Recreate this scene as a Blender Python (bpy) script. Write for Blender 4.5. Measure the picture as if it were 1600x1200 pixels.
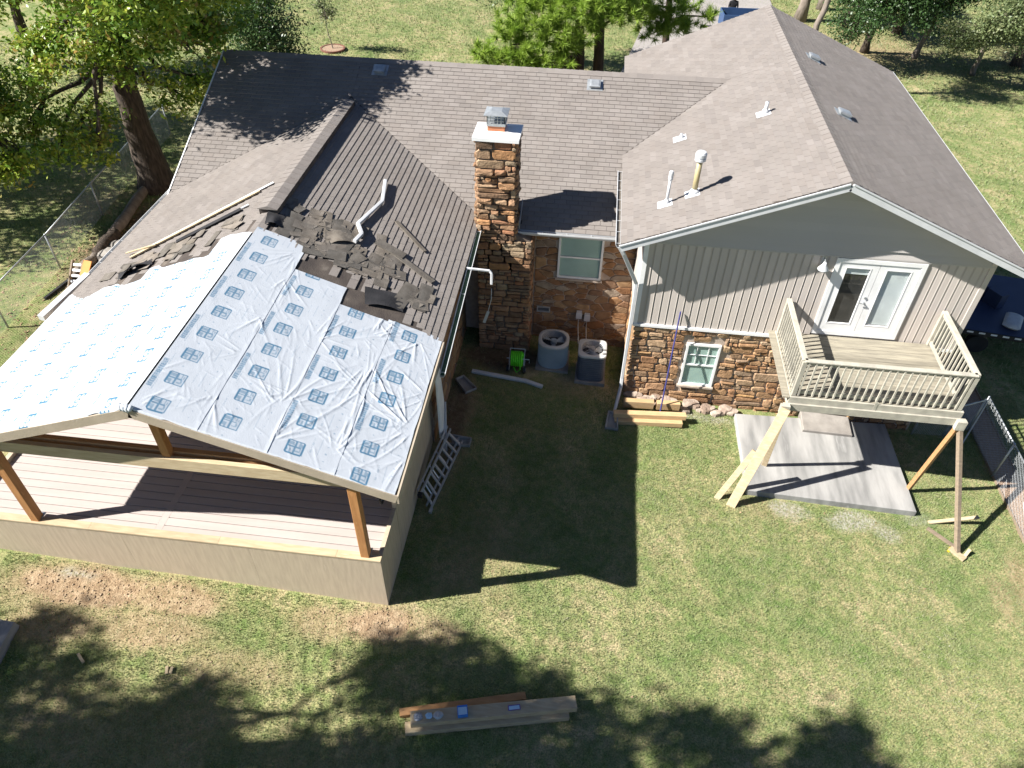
import bpy, math, random
import numpy as np
from mathutils import Vector, Matrix
random.seed(7); rng = np.random.default_rng(11)
S = bpy.context.scene
for o in list(bpy.data.objects): bpy.data.objects.remove(o)
COL = S.collection
# ---------------------------------------------------------------- camera
F, PITCH, ROLL, YAW = 1160.57, math.radians(42.326), math.radians(1.15), math.radians(-6.06)
CAM = np.array([-1.424, -14.894, 13.3435])
fw = np.array([math.sin(YAW)*math.cos(PITCH), math.cos(YAW)*math.cos(PITCH), -math.sin(PITCH)])
rt = np.array([math.cos(YAW), -math.sin(YAW), 0.0]); up = np.cross(rt, fw)
rt, up = math.cos(ROLL)*rt+math.sin(ROLL)*up, -math.sin(ROLL)*rt+math.cos(ROLL)*up
cd = bpy.data.cameras.new('camera'); cam = bpy.data.objects.new('camera', cd); COL.objects.link(cam)
cd.sensor_width = 36; cd.lens = F*36/1600; cd.clip_start = 0.1; cd.clip_end = 600
m = Matrix.Identity(4)
for i in range(3):
    m[i][0] = rt[i]; m[i][1] = up[i]; m[i][2] = -fw[i]; m[i][3] = CAM[i]
cam.matrix_world = m; S.camera = cam
# ---------------------------------------------------------------- light
SUNV = Vector((1.1, 0.36, -1.0)).normalized()
W = bpy.data.worlds.new('World'); S.world = W; W.use_nodes = True
nt = W.node_tree; bg = nt.nodes['Background']; sky = nt.nodes.new('ShaderNodeTexSky')
sky.sky_type = 'NISHITA'; sky.sun_disc = False
sky.sun_elevation = math.asin(-SUNV.z); sky.sun_rotation = math.atan2(-SUNV.x, -SUNV.y)
sky.air_density = 0.55; sky.dust_density = 0.2; sky.ozone_density = 2.5; sky.altitude = 200
bg.inputs[1].default_value = 0.05
nt.links.new(sky.outputs[0], bg.inputs[0])
sd = bpy.data.lights.new('sun', 'SUN'); sd.energy = 5.0; sd.angle = math.radians(0.53); sd.color = (1.0, 0.965, 0.915)
sun = bpy.data.objects.new('sun', sd); COL.objects.link(sun); sun.rotation_euler = SUNV.to_track_quat('-Z', 'Y').to_euler()
S.view_settings.view_transform = 'Standard'; S.view_settings.look = 'None'
S.view_settings.exposure = 1.38; S.view_settings.gamma = 1.0; S.view_settings.use_curve_mapping = False
# ---------------------------------------------------------------- materials
def piece_random(N, L, at):
    # face attribute plus, on pieces that share a mesh ('vary' = 1), the object's own random number
    oi = N.new('ShaderNodeObjectInfo'); va = N.new('ShaderNodeAttribute'); va.attribute_type = 'OBJECT'; va.attribute_name = 'vary'
    ad = N.new('ShaderNodeMath'); ad.operation = 'MULTIPLY_ADD'
    L.new(oi.outputs['Random'], ad.inputs[0]); L.new(va.outputs['Fac'], ad.inputs[1]); L.new(at.outputs['Fac'], ad.inputs[2]); return ad
def mk(name, c1, c2=None, scale=4.0, rough=0.8, bump=0.0, bscale=60.0, c3=None, stretch=None, rnd=0.0, metal=0.0, transl=0.0, detail=6.0, spec=0.3):
    """two/three-tone noise material; 'rnd' = brightness spread from the piece's own random number"""
    M = bpy.data.materials.new(name); M.use_nodes = True; t = M.node_tree; N = t.nodes; L = t.links
    b = N['Principled BSDF']; b.inputs['Roughness'].default_value = rough; b.inputs['Metallic'].default_value = metal
    b.inputs['Specular IOR Level'].default_value = spec
    tc = N.new('ShaderNodeTexCoord'); mp = N.new('ShaderNodeMapping'); L.new(tc.outputs['Object'], mp.inputs[0])
    if stretch: mp.inputs['Scale'].default_value = stretch
    nz = N.new('ShaderNodeTexNoise'); nz.inputs['Scale'].default_value = scale; nz.inputs['Detail'].default_value = detail
    L.new(mp.outputs[0], nz.inputs['Vector'])
    cr = N.new('ShaderNodeValToRGB'); c2 = c2 or tuple(v*0.8 for v in c1)
    e = cr.color_ramp.elements; e[0].position = 0.35; e[0].color = (*c1, 1); e[1].position = 0.65; e[1].color = (*c2, 1)
    if c3:
        q = cr.color_ramp.elements.new(0.76); q.color = (*c3, 1)
    L.new(nz.outputs[0], cr.inputs[0]); col = cr.outputs[0]
    if rnd:
        at = N.new('ShaderNodeAttribute'); at.attribute_name = 'rnd'
        ad = piece_random(N, L, at)
        fr = N.new('ShaderNodeMath'); fr.operation = 'FRACT'; L.new(ad.outputs[0], fr.inputs[0])
        mr = N.new('ShaderNodeMapRange'); mr.inputs[3].default_value = 1-rnd; mr.inputs[4].default_value = 1+rnd; L.new(fr.outputs[0], mr.inputs[0])
        mx = N.new('ShaderNodeMix'); mx.data_type = 'RGBA'; mx.blend_type = 'MULTIPLY'; mx.inputs[0].default_value = 1
        L.new(col, mx.inputs[6]); L.new(mr.outputs[0], mx.inputs[7]); col = mx.outputs[2]
    L.new(col, b.inputs['Base Color'])
    if bump:
        n2 = N.new('ShaderNodeTexNoise'); n2.inputs['Scale'].default_value = bscale; n2.inputs['Detail'].default_value = 4
        L.new(mp.outputs[0], n2.inputs['Vector'])
        bp = N.new('ShaderNodeBump'); bp.inputs['Strength'].default_value = bump; bp.inputs['Distance'].default_value = 0.02
        L.new(n2.outputs[0], bp.inputs['Height']); L.new(bp.outputs[0], b.inputs['Normal'])
    if transl:
        tr = N.new('ShaderNodeBsdfTranslucent'); L.new(col, tr.inputs[0]); ms = N.new('ShaderNodeMixShader'); ms.inputs[0].default_value = transl
        L.new(b.outputs[0], ms.inputs[1]); L.new(tr.outputs[0], ms.inputs[2]); L.new(ms.outputs[0], N['Material Output'].inputs[0])
    return M
def ramp_rnd(name, cols, rough=0.85, bump=0.4, bscale=30, mixn=0.35, nscale=9, transl=0.0, spec=0.3):
    """piece colour picked from a list by the piece's own random number, with mottling"""
    M = mk(name, (1, 1, 1), (0.62, 0.6, 0.58), nscale, rough, bump, bscale, transl=0, spec=spec); t = M.node_tree; N = t.nodes; L = t.links
    at = N.new('ShaderNodeAttribute'); at.attribute_name = 'rnd'
    ad = piece_random(N, L, at)
    fr = N.new('ShaderNodeMath'); fr.operation = 'FRACT'; L.new(ad.outputs[0], fr.inputs[0])
    cr = N.new('ShaderNodeValToRGB'); e = cr.color_ramp; n = len(cols)
    while len(e.elements) < n: e.elements.new(0.5)
    for i, c in enumerate(cols):
        e.elements[i].position = i/max(1, n-1); e.elements[i].color = (*c, 1)
    L.new(fr.outputs[0], cr.inputs[0])
    b = N['Principled BSDF']; old = b.inputs['Base Color'].links[0].from_socket
    mx = N.new('ShaderNodeMix'); mx.data_type = 'RGBA'; mx.blend_type = 'MULTIPLY'; mx.inputs[0].default_value = mixn*2 if mixn < .5 else 1
    L.new(cr.outputs[0], mx.inputs[6]); L.new(old, mx.inputs[7]); L.new(mx.outputs[2], b.inputs['Base Color'])
    if transl:
        tr = N.new('ShaderNodeBsdfTranslucent'); L.new(mx.outputs[2], tr.inputs[0]); ms = N.new('ShaderNodeMixShader'); ms.inputs[0].default_value = transl
        L.new(b.outputs[0], ms.inputs[1]); L.new(tr.outputs[0], ms.inputs[2]); L.new(ms.outputs[0], N['Material Output'].inputs[0])
    return M
MT = {}
MT['shingle'] = ramp_rnd('asphalt shingle', [(0.205, 0.181, 0.163), (0.23, 0.205, 0.186), (0.216, 0.194, 0.176), (0.239, 0.215, 0.197), (0.197, 0.176, 0.161), (0.224, 0.2, 0.182), (0.21, 0.188, 0.171)], .93, .5, 160, .14, 1.3)
MT['shingle_old'] = ramp_rnd('weathered shingle', [(0.168, 0.147, 0.12), (0.228, 0.198, 0.163), (0.128, 0.117, 0.102), (0.247, 0.214, 0.179), (0.114, 0.106, 0.094), (0.201, 0.174, 0.144)], .95, .5, 120, .4, 5)
MT['felt'] = mk('roofing felt', (.055, .045, .04), (.10, .082, .068), 2.5, .95, .5, 40, c3=(.17, .145, .12))
MT['black'] = mk('black felt', (.018, .018, .02), (.035, .034, .036), 3, .8, .4, 30)
MT['white_metal'] = mk('white painted metal', (.56, .57, .58), (.49, .50, .51), 3, .4, .05, 30)
MT['white_trim'] = mk('white vinyl trim', (.78, .78, .77), (.70, .70, .69), 2.5, .5, .06, 20)
MT['siding'] = mk('taupe vinyl siding', (.50, .45, .405), (.46, .415, .375), 1.2, .6, .12, 90, rnd=.05, stretch=(1, 1, .3))
MT['lap'] = mk('grey taupe lap siding', (.43, .405, .38), (.405, .38, .36), 1.2, .6, .12, 90, rnd=.04, stretch=(.3, 1, 1))
STONE = [(0.27, 0.138, 0.064), (0.426, 0.261, 0.14), (0.328, 0.19, 0.098), (0.464, 0.326, 0.201), (0.22, 0.124, 0.071), (0.373, 0.202, 0.098), (0.399, 0.294, 0.196), (0.29, 0.19, 0.122), (0.45, 0.268, 0.116)]
MT['stone'] = ramp_rnd('brown sandstone', STONE, .9, .9, 22, .45, 7)
STONE2 = [(0.268, 0.14, 0.07), (0.361, 0.211, 0.101), (0.221, 0.134, 0.085), (0.408, 0.267, 0.145), (0.315, 0.162, 0.077), (0.245, 0.182, 0.135), (0.384, 0.316, 0.238)]
MT['flag'] = ramp_rnd('rust flagstone', STONE2, .9, .8, 20, .45, 6)
STONE3 = [(0.156, 0.101, 0.065), (0.361, 0.22, 0.125), (0.252, 0.143, 0.081), (0.432, 0.285, 0.175), (0.324, 0.154, 0.081), (0.408, 0.309, 0.197), (0.205, 0.149, 0.103), (0.445, 0.237, 0.109)]
MT['chim'] = ramp_rnd('chimney fieldstone', STONE3, .9, .9, 22, .45, 7)
MT['mortar'] = mk('mortar', (.44, .365, .30), (.36, .29, .235), 8, .95, .6, 60)
MT['mortar_d'] = mk('dark recessed mortar', (.13, .10, .08), (.19, .15, .12), 8, .95, .6, 60)
MT['mortar_p'] = mk('pinkish grey mortar', (.46, .37, .30), (.38, .29, .235), 8, .95, .6, 60)
MT['conc'] = mk('broom finished concrete', (.37, .36, .34), (.20, .197, .188), 1.5, .9, .3, 60, stretch=(2.2, .4, 1), c3=(.41, .40, .38))
MT['conc_old'] = mk('old concrete', (.30, .275, .245), (.22, .20, .178), 3, .92, .5, 30)
MT['deckwood'] = mk('weathered deck board', (.31, .28, .215), (.205, .186, .146), 2.2, .85, .4, 30, stretch=(.7, 6, 6), rnd=.14, c3=(.36, .33, .26))
MT['railwood'] = mk('weathered greyed rail', (.42, .395, .325), (.32, .30, .25), 5, .85, .35, 40, rnd=.08)
MT['cedar'] = mk('fresh cedar timber', (.44, .25, .115), (.35, .185, .08), 3, .7, .25, 40, stretch=(1, 5, 5), rnd=.08, c3=(.58, .34, .16))
MT['cedar_l'] = mk('pale cedar timber', (.52, .36, .195), (.44, .29, .15), 3, .7, .2, 40, stretch=(1, 5, 5), rnd=.08, c3=(.57, .42, .25))
MT['cedar_v'] = mk('cedar post', (.46, .225, .085), (.36, .165, .06), 3, .7, .25, 40, stretch=(5, 5, 1), rnd=.06, c3=(.53, .28, .11))
MT['pine'] = mk('fresh pine lumber', (.47, .385, .25), (.39, .30, .185), 3, .75, .2, 40, stretch=(1, 6, 6), rnd=.1, c3=(.52, .44, .31))
MT['treated'] = mk('grey brown treated lumber', (.26, .20, .14), (.20, .155, .11), 4, .85, .3, 40, stretch=(1, 5, 5), rnd=.08)
MT['ply'] = mk('tan sheathing panel', (.48, .395, .285), (.405, .33, .238), 2.4, .75, .2, 50, stretch=(7, 7, .8), c3=(.53, .44, .325))
MT['fasc'] = mk('tan primed fascia', (.39, .325, .25), (.34, .285, .215), 3, .75, .15, 40)
MT['pfloor'] = mk('beige porch board', (.42, .365, .335), (.385, .335, .305), 1.2, .6, .15, 60, stretch=(.6, 5, 5), rnd=.035)
MT['galv'] = mk('galvanised steel', (.46, .48, .49), (.36, .38, .39), 8, .45, .1, 40, metal=.6)
MT['alum'] = mk('aluminium', (.55, .56, .57), (.46, .47, .48), 6, .4, .1, 40, metal=.5)
MT['ac_grey'] = mk('grey enamel', (.36, .42, .46), (.32, .375, .41), 3, .5, .1, 40)
MT['ac_top'] = mk('beige enamel', (.47, .47, .45), (.42, .42, .40), 3, .5, .1, 40)
MT['ac_dark'] = mk('dark grey louvre', (.10, .11, .125), (.075, .083, .095), 4, .55, .1, 40)
MT['dark'] = mk('black plastic', (.02, .02, .022), (.03, .03, .032), 5, .6)
MT['hose'] = mk('lime green hose', (.13, .72, .03), (.10, .6, .02), 6, .45)
MT['terra'] = mk('terracotta flue', (.50, .20, .10), (.42, .16, .08), 5, .85, .2)
MT['yellowpipe'] = mk('aged flue pipe', (.46, .38, .19), (.40, .35, .22), 2.5, .5, .1, 30, metal=.2)
MT['green'] = mk('mossy gutter trough', (.03, .075, .045), (.055, .10, .06), 5, .8, .3)
MT['navy'] = mk('navy steel bed', (.032, .046, .095), (.026, .038, .08), 2, .5, .15, 20)
MT['bluebox'] = mk('blue painted steel', (.035, .075, .17), (.03, .065, .145), 3, .5)
MT['sack'] = mk('pale woven sack', (.55, .55, .53), (.46, .46, .45), 6, .9, .4, 50)
MT['bark'] = mk('oak bark', (.095, .072, .055), (.035, .028, .022), 9, .95, 1.0, 18, stretch=(1.6, 1.6, .28), c3=(.16, .125, .095))
MT['pinebark'] = mk('pine bark', (.075, .05, .037), (.04, .028, .022), 7, .95, 1.0, 14, stretch=(1, 1, .3))
MT['palebark'] = mk('pale grey bark', (.24, .20, .165), (.15, .125, .10), 6, .95, .8, 14, stretch=(1, 1, .3))
MT['oakleaf'] = ramp_rnd('oak leaf', [(0.081, 0.169, 0.022), (0.162, 0.28, 0.03), (0.101, 0.202, 0.024), (0.27, 0.377, 0.036), (0.135, 0.247, 0.026), (0.405, 0.429, 0.054), (0.203, 0.325, 0.034), (0.351, 0.221, 0.06), (0.115, 0.215, 0.024)], .42, 0, 20, .1, 3, transl=.3, spec=.5)
MT['darkleaf'] = ramp_rnd('dark evergreen leaf', [(0.03, 0.068, 0.021), (0.054, 0.108, 0.027), (0.038, 0.081, 0.024), (0.074, 0.135, 0.033)], .42, 0, 20, .1, 3, transl=.2, spec=.5)
MT['greyleaf'] = ramp_rnd('grey green leaf', [(0.126, 0.175, 0.068), (0.182, 0.231, 0.09), (0.105, 0.147, 0.06), (0.224, 0.252, 0.112), (0.14, 0.154, 0.075)], .5, 0, 20, .1, 3, transl=.25, spec=.4)
MT['needle'] = ramp_rnd('pine needle', [(0.127, 0.234, 0.031), (0.22, 0.343, 0.04), (0.304, 0.421, 0.062), (0.169, 0.273, 0.035)], .5, 0, 20, .1, 3, transl=.25)
MT['grass'] = ramp_rnd('grass blade', [(0.178, 0.25, 0.092), (0.227, 0.282, 0.119), (0.203, 0.266, 0.103), (0.265, 0.296, 0.14), (0.303, 0.308, 0.175), (0.352, 0.339, 0.23)], .75, 0, 20, .1, 3, transl=.25)
MT['litter'] = ramp_rnd('fallen leaf', [(.28, .17, .09), (.36, .25, .15), (.20, .12, .07), (.42, .33, .22)], .85, 0, 20, .1, 3)
MT['mulch'] = mk('leaf covered soil', (.085, .055, .037), (.15, .10, .065), 9, .95, .8, 30, c3=(.24, .17, .11))
MT['gravel'] = mk('tan gravel strip', (.36, .255, .175), (.24, .165, .115), 22, .95, .9, 40, c3=(.44, .35, .27))
MT['label_blue'] = mk('blue printed card', (.04, .20, .62), (.035, .17, .52), 4, .5)
MT['label_pale'] = mk('pale printed label', (.42, .60, .74), (.36, .54, .70), 14, .5)
MT['violet'] = mk('violet printed pack', (.10, .07, .30), (.20, .10, .28), 20, .4)
MT['clear'] = mk('clear plastic bag with metal parts', (.42, .44, .47), (.20, .21, .23), 30, .3)
MT['skin'] = mk('skin', (.50, .30, .21), (.46, .27, .19), 5, .6)
MT['cloth'] = mk('black cloth', (.013, .013, .015), (.02, .02, .022), 6, .9)
MT['steel_blue'] = mk('blue violet painted bar', (.06, .06, .20), (.05, .05, .17), 5, .4)
MT['drive'] = mk('driveway concrete', (.33, .30, .28), (.28, .26, .24), 1.0, .9, .3, 30)
MT['brickred'] = mk('dark red brick', (.20, .085, .06), (.15, .065, .05), 6, .9, .3)
MT['curtain'] = mk('pale blind slat', (.70, .72, .70), (.64, .66, .64), 3, .8)
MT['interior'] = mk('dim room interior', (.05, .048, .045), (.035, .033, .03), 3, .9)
def glass(name, tint, rough=.03):
    M = bpy.data.materials.new(name); M.use_nodes = True; t = M.node_tree; b = t.nodes['Principled BSDF']
    tr = t.nodes.new('ShaderNodeBsdfTransparent'); tr.inputs[0].default_value = (*tint, 1)
    gl = t.nodes.new('ShaderNodeBsdfGlossy'); gl.inputs['Roughness'].default_value = rough
    lw = t.nodes.new('ShaderNodeLayerWeight'); lw.inputs[0].default_value = .5     # facing is the same from both sides of a thin pane
    pw = t.nodes.new('ShaderNodeMath'); pw.operation = 'POWER'; pw.inputs[1].default_value = 4.0; t.links.new(lw.outputs['Facing'], pw.inputs[0])
    fr = t.nodes.new('ShaderNodeMath'); fr.operation = 'MULTIPLY_ADD'; fr.inputs[1].default_value = .7; fr.inputs[2].default_value = .06; t.links.new(pw.outputs[0], fr.inputs[0])
    ms = t.nodes.new('ShaderNodeMixShader'); t.links.new(fr.outputs[0], ms.inputs[0]); t.links.new(tr.outputs[0], ms.inputs[1]); t.links.new(gl.outputs[0], ms.inputs[2])
    t.links.new(ms.outputs[0], t.nodes['Material Output'].inputs[0]); t.nodes.remove(b); return M
MT['glass'] = glass('window glass', (.72, .84, .80))
MT['glass_w'] = glass('clear door glass', (.93, .96, .96))
def wrapmat():
    M = mk('printed roofing underlayment', (.485, .515, .55), (.46, .49, .525), 2.0, .42, .18, 55, spec=.4); t = M.node_tree; N = t.nodes; L = t.links
    b = N['Principled BSDF']; old = b.inputs['Base Color'].links[0].from_socket
    at = N.new('ShaderNodeAttribute'); at.attribute_name = 'ink'
    mx = N.new('ShaderNodeMix'); mx.data_type = 'RGBA'; L.new(at.outputs['Fac'], mx.inputs[0]); L.new(old, mx.inputs[6]); mx.inputs[7].default_value = (.05, .15, .245, 1)
    L.new(mx.outputs[2], b.inputs['Base Color']); return M
MT['wrap'] = wrapmat()
def groundmat():
    M = bpy.data.materials.new('lawn and soil'); M.use_nodes = True; t = M.node_tree; N = t.nodes; L = t.links; b = N['Principled BSDF']; b.inputs['Roughness'].default_value = .95
    b.inputs['Specular IOR Level'].default_value = .1
    tc = N.new('ShaderNodeTexCoord')
    def noise(sc, de=6):
        n = N.new('ShaderNodeTexNoise'); n.inputs['Scale'].default_value = sc; n.inputs['Detail'].default_value = de; L.new(tc.outputs['Object'], n.inputs['Vector']); return n.outputs[0]
    def rampn(src, stops):
        c = N.new('ShaderNodeValToRGB'); e = c.color_ramp
        while len(e.elements) < len(stops): e.elements.new(.5)
        for i, (p, cc) in enumerate(stops): e.elements[i].position = p; e.elements[i].color = (*cc, 1)
        L.new(src, c.inputs[0]); return c.outputs[0]
    def mix(f, a, bb, mode='MIX'):
        x = N.new('ShaderNodeMix'); x.data_type = 'RGBA'; x.blend_type = mode
        if isinstance(f, float): x.inputs[0].default_value = f
        else: L.new(f, x.inputs[0])
        L.new(a, x.inputs[6]); L.new(bb, x.inputs[7]); return x.outputs[2]
    g = rampn(noise(.9, 8), [(.3, (.15, .195, .085)), (.46, (.215, .235, .115)), (.58, (.28, .27, .15)), (.72, (.35, .31, .20))])
    fine = rampn(noise(34, 5), [(.32, (.62, .65, .58)), (.5, (.96, .96, .93)), (.66, (1.32, 1.27, 1.2))])
    g = mix(1.0, g, fine, 'MULTIPLY')
    gg = rampn(noise(5, 5), [(.36, (.70, .84, .60)), (.6, (1.12, 1.04, 1.0))]); g = mix(1.0, g, gg, 'MULTIPLY')
    d = rampn(noise(7, 8), [(.3, (.22, .15, .09)), (.5, (.31, .225, .14)), (.7, (.40, .305, .20))])
    fd = rampn(noise(40, 5), [(.3, (.68, .66, .64)), (.7, (1.2, 1.2, 1.2))]); d = mix(1.0, d, fd, 'MULTIPLY')
    a1 = N.new('ShaderNodeAttribute'); a1.attribute_name = 'dirt'
    a2 = N.new('ShaderNodeAttribute'); a2.attribute_name = 'chalk'
    a3 = N.new('ShaderNodeAttribute'); a3.attribute_name = 'soil'
    c = mix(a1.outputs['Fac'], g, d)
    so = rampn(noise(9, 6), [(.35, (.05, .036, .026)), (.65, (.12, .085, .058))]); c = mix(a3.outputs['Fac'], c, so)
    ch = rampn(noise(18, 4), [(.4, (.22, .21, .13)), (.6, (.34, .325, .28))]); c = mix(a2.outputs['Fac'], c, ch)
    L.new(c, b.inputs['Base Color'])
    bp = N.new('ShaderNodeBump'); bp.inputs['Strength'].default_value = .55; bp.inputs['Distance'].default_value = .05; L.new(noise(26, 6), bp.inputs['Height']); L.new(bp.outputs[0], b.inputs['Normal'])
    return M
MT['ground'] = groundmat()
# ---------------------------------------------------------------- helpers
ROOTLOC = {}
def link(o): COL.objects.link(o); return o
def tag(o, label=None, cat=None, group=None, kind=None):
    if label: o['label'] = label
    if cat: o['category'] = cat
    if group: o['group'] = group
    if kind: o['kind'] = kind
    return o
def thing(name, label, cat, loc, group=None):
    o = bpy.data.objects.new(name, None); link(o); o.location = loc; o.empty_display_size = .2
    ROOTLOC[o.name] = Vector(loc); return tag(o, label, cat, group)
def wloc(o):
    return ROOTLOC.get(o.name, Vector((0, 0, 0))) if o else Vector((0, 0, 0))
class MB:
    def __init__(s): s.v = []; s.f = []; s.r = []
    def add(s, vs, fs, r=None):
        n = len(s.v); s.v += [tuple(map(float, p)) for p in vs]; s.f += [tuple(i+n for i in q) for q in fs]
        rr = random.random() if r is None else r
        s.r += [rr]*len(fs); return s
    def box(s, x0, x1, y0, y1, z0, z1, r=None):
        vs = [(x, y, z) for z in (z0, z1) for y in (y0, y1) for x in (x0, x1)]
        return s.add(vs, [(0, 2, 3, 1), (4, 5, 7, 6), (0, 1, 5, 4), (2, 6, 7, 3), (0, 4, 6, 2), (1, 3, 7, 5)], r)
    def beam(s, p0, p1, w, h, upv=(0, 0, 1), ch=0.0, r=None):
        """box between two points; w across, h along 'upv' side; optional chamfer"""
        p0, p1 = Vector(p0), Vector(p1); d = (p1-p0).normalized(); u = Vector(upv)
        a = d.cross(u)
        if a.length < 1e-4: u = Vector((0, 1, 0)); a = d.cross(u)
        a.normalize(); u = a.cross(d).normalized(); w /= 2; h /= 2
        c = min(ch, w*.45, h*.45)
        if c > 0: prof = [(-w+c, -h), (w-c, -h), (w, -h+c), (w, h-c), (w-c, h), (-w+c, h), (-w, h-c), (-w, -h+c)]
        else: prof = [(-w, -h), (w, -h), (w, h), (-w, h)]
        n = len(prof); vs = [p0+a*x+u*y for x, y in prof]+[p1+a*x+u*y for x, y in prof]
        fs = [(i, (i+1) % n, n+(i+1) % n, n+i) for i in range(n)]+[tuple(range(n))[::-1], tuple(range(n, 2*n))]
        return s.add(vs, fs, r)
    def tube(s, pts, rad, n=8, cap=True, r=None):
        pts = [Vector(p) for p in pts]; k = len(pts); rad = rad if isinstance(rad, (list, tuple)) else [rad]*k
        vs = []; ref = None
        for i, p in enumerate(pts):
            d = (pts[min(i+1, k-1)]-pts[max(i-1, 0)]).normalized()
            if ref is None: ref = Vector((0, 0, 1)) if abs(d.z) < .9 else Vector((1, 0, 0))
            a = d.cross(ref).normalized(); b = d.cross(a).normalized(); ref = a.cross(d)*1.0
            vs += [p+(a*math.cos(q)+b*math.sin(q))*rad[i] for q in (2*math.pi*j/n for j in range(n))]
        fs = [(i*n+j, i*n+(j+1) % n, (i+1)*n+(j+1) % n, (i+1)*n+j) for i in range(k-1) for j in range(n)]
        if cap: fs += [tuple(range(n)), tuple((k-1)*n+j for j in range(n))[::-1]]
        return s.add(vs, fs, r)
    def loops(s, rings, cap0=True, cap1=True, r=None):
        n = len(rings[0]); vs = [p for R in rings for p in R]
        fs = [(i*n+j, i*n+(j+1) % n, (i+1)*n+(j+1) % n, (i+1)*n+j) for i in range(len(rings)-1) for j in range(n)]
        if cap0: fs.append(tuple(range(n))[::-1])
        if cap1: fs.append(tuple((len(rings)-1)*n+j for j in range(n)))
        return s.add(vs, fs, r)
    def prism(s, poly, d, r=None):
        """poly: list of 3D points, extruded by vector d"""
        d = Vector(d); n = len(poly); a = [Vector(p) for p in poly]; b = [p+d for p in a]
        return s.add(a+b, [tuple(range(n))[::-1], tuple(range(n, 2*n))]+[(i, (i+1) % n, n+(i+1) % n, n+i) for i in range(n)], r)
    def build(s, name, mat, parent=None, smooth=False, label=None, kind=None):
        L = wloc(parent); me = bpy.data.meshes.new(name)
        me.from_pydata([(x-L.x, y-L.y, z-L.z) for x, y, z in s.v], [], s.f)
        fix(me)
        at = me.attributes.new('rnd', 'FLOAT', 'FACE'); at.data.foreach_set('value', np.array(s.r, np.float32))
        me.materials.append(MT[mat] if isinstance(mat, str) else mat)
        if smooth: me.polygons.foreach_set('use_smooth', [True]*len(me.polygons))
        o = bpy.data.objects.new(name, me); link(o)
        if parent:
            o.parent = parent; ROOTLOC[o.name] = L
        if label: o['label'] = label
        if kind: o['kind'] = kind
        return o
import bmesh
def fix(me):
    b = bmesh.new(); b.from_mesh(me); bmesh.ops.recalc_face_normals(b, faces=b.faces); b.to_mesh(me); b.free()
def one(name, mb, mat, label, cat, group=None, smooth=False):
    """a thing that is a single mesh; its origin is put at its base"""
    v = np.array(mb.v); c = Vector(((v[:, 0].min()+v[:, 0].max())/2, (v[:, 1].min()+v[:, 1].max())/2, v[:, 2].min()))
    mb.v = [(x-c.x, y-c.y, z-c.z) for x, y, z in mb.v]
    o = mb.build(name, mat, None, smooth); o.location = c; return tag(o, label, cat, group)
def gz(x): return -0.055*(min(max(x, -24.0), 18.0)+4.64)
def arr_mesh(name, V, Fq, mat, parent=None, attrs=None, smooth=False, kind=None):
    """mesh from numpy arrays; Fq (n,3|4)"""
    L = wloc(parent); V = np.asarray(V, np.float32)-np.array(L, np.float32); me = bpy.data.meshes.new(name); k = Fq.shape[1]; n = len(Fq)
    me.vertices.add(len(V)); me.vertices.foreach_set('co', V.ravel())
    me.loops.add(n*k); me.loops.foreach_set('vertex_index', Fq.ravel().astype(np.int32))
    me.polygons.add(n); me.polygons.foreach_set('loop_start', np.arange(0, n*k, k, dtype=np.int32)); me.polygons.foreach_set('loop_total', np.full(n, k, np.int32))
    me.update(calc_edges=True); me.validate()
    for nm, dom, arr in (attrs or []):
        at = me.attributes.new(nm, 'FLOAT', dom); at.data.foreach_set('value', np.asarray(arr, np.float32))
    me.materials.append(MT[mat] if isinstance(mat, str) else mat)
    if smooth: me.polygons.foreach_set('use_smooth', np.ones(n, bool))
    o = bpy.data.objects.new(name, me); link(o)
    if parent: o.parent = parent; ROOTLOC[o.name] = L
    if kind: o['kind'] = kind
    return o
_G = rng.random((64, 64))
def vnoise(x, y):
    x = np.asarray(x, float); y = np.asarray(y, float); xi = np.floor(x).astype(int); yi = np.floor(y).astype(int); fx = x-xi; fy = y-yi
    fx = fx*fx*(3-2*fx); fy = fy*fy*(3-2*fy); g = lambda a, b: _G[a % 64, b % 64]
    return (g(xi, yi)*(1-fx)+g(xi+1, yi)*fx)*(1-fy)+(g(xi, yi+1)*(1-fx)+g(xi+1, yi+1)*fx)*fy
def fbm(x, y, o=4): return sum(vnoise(x*2**i+17*i, y*2**i+5*i)*.5**i for i in range(o))/(2-.5**(o-1))
def clip01(a): return np.clip(a, 0, 1)
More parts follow.
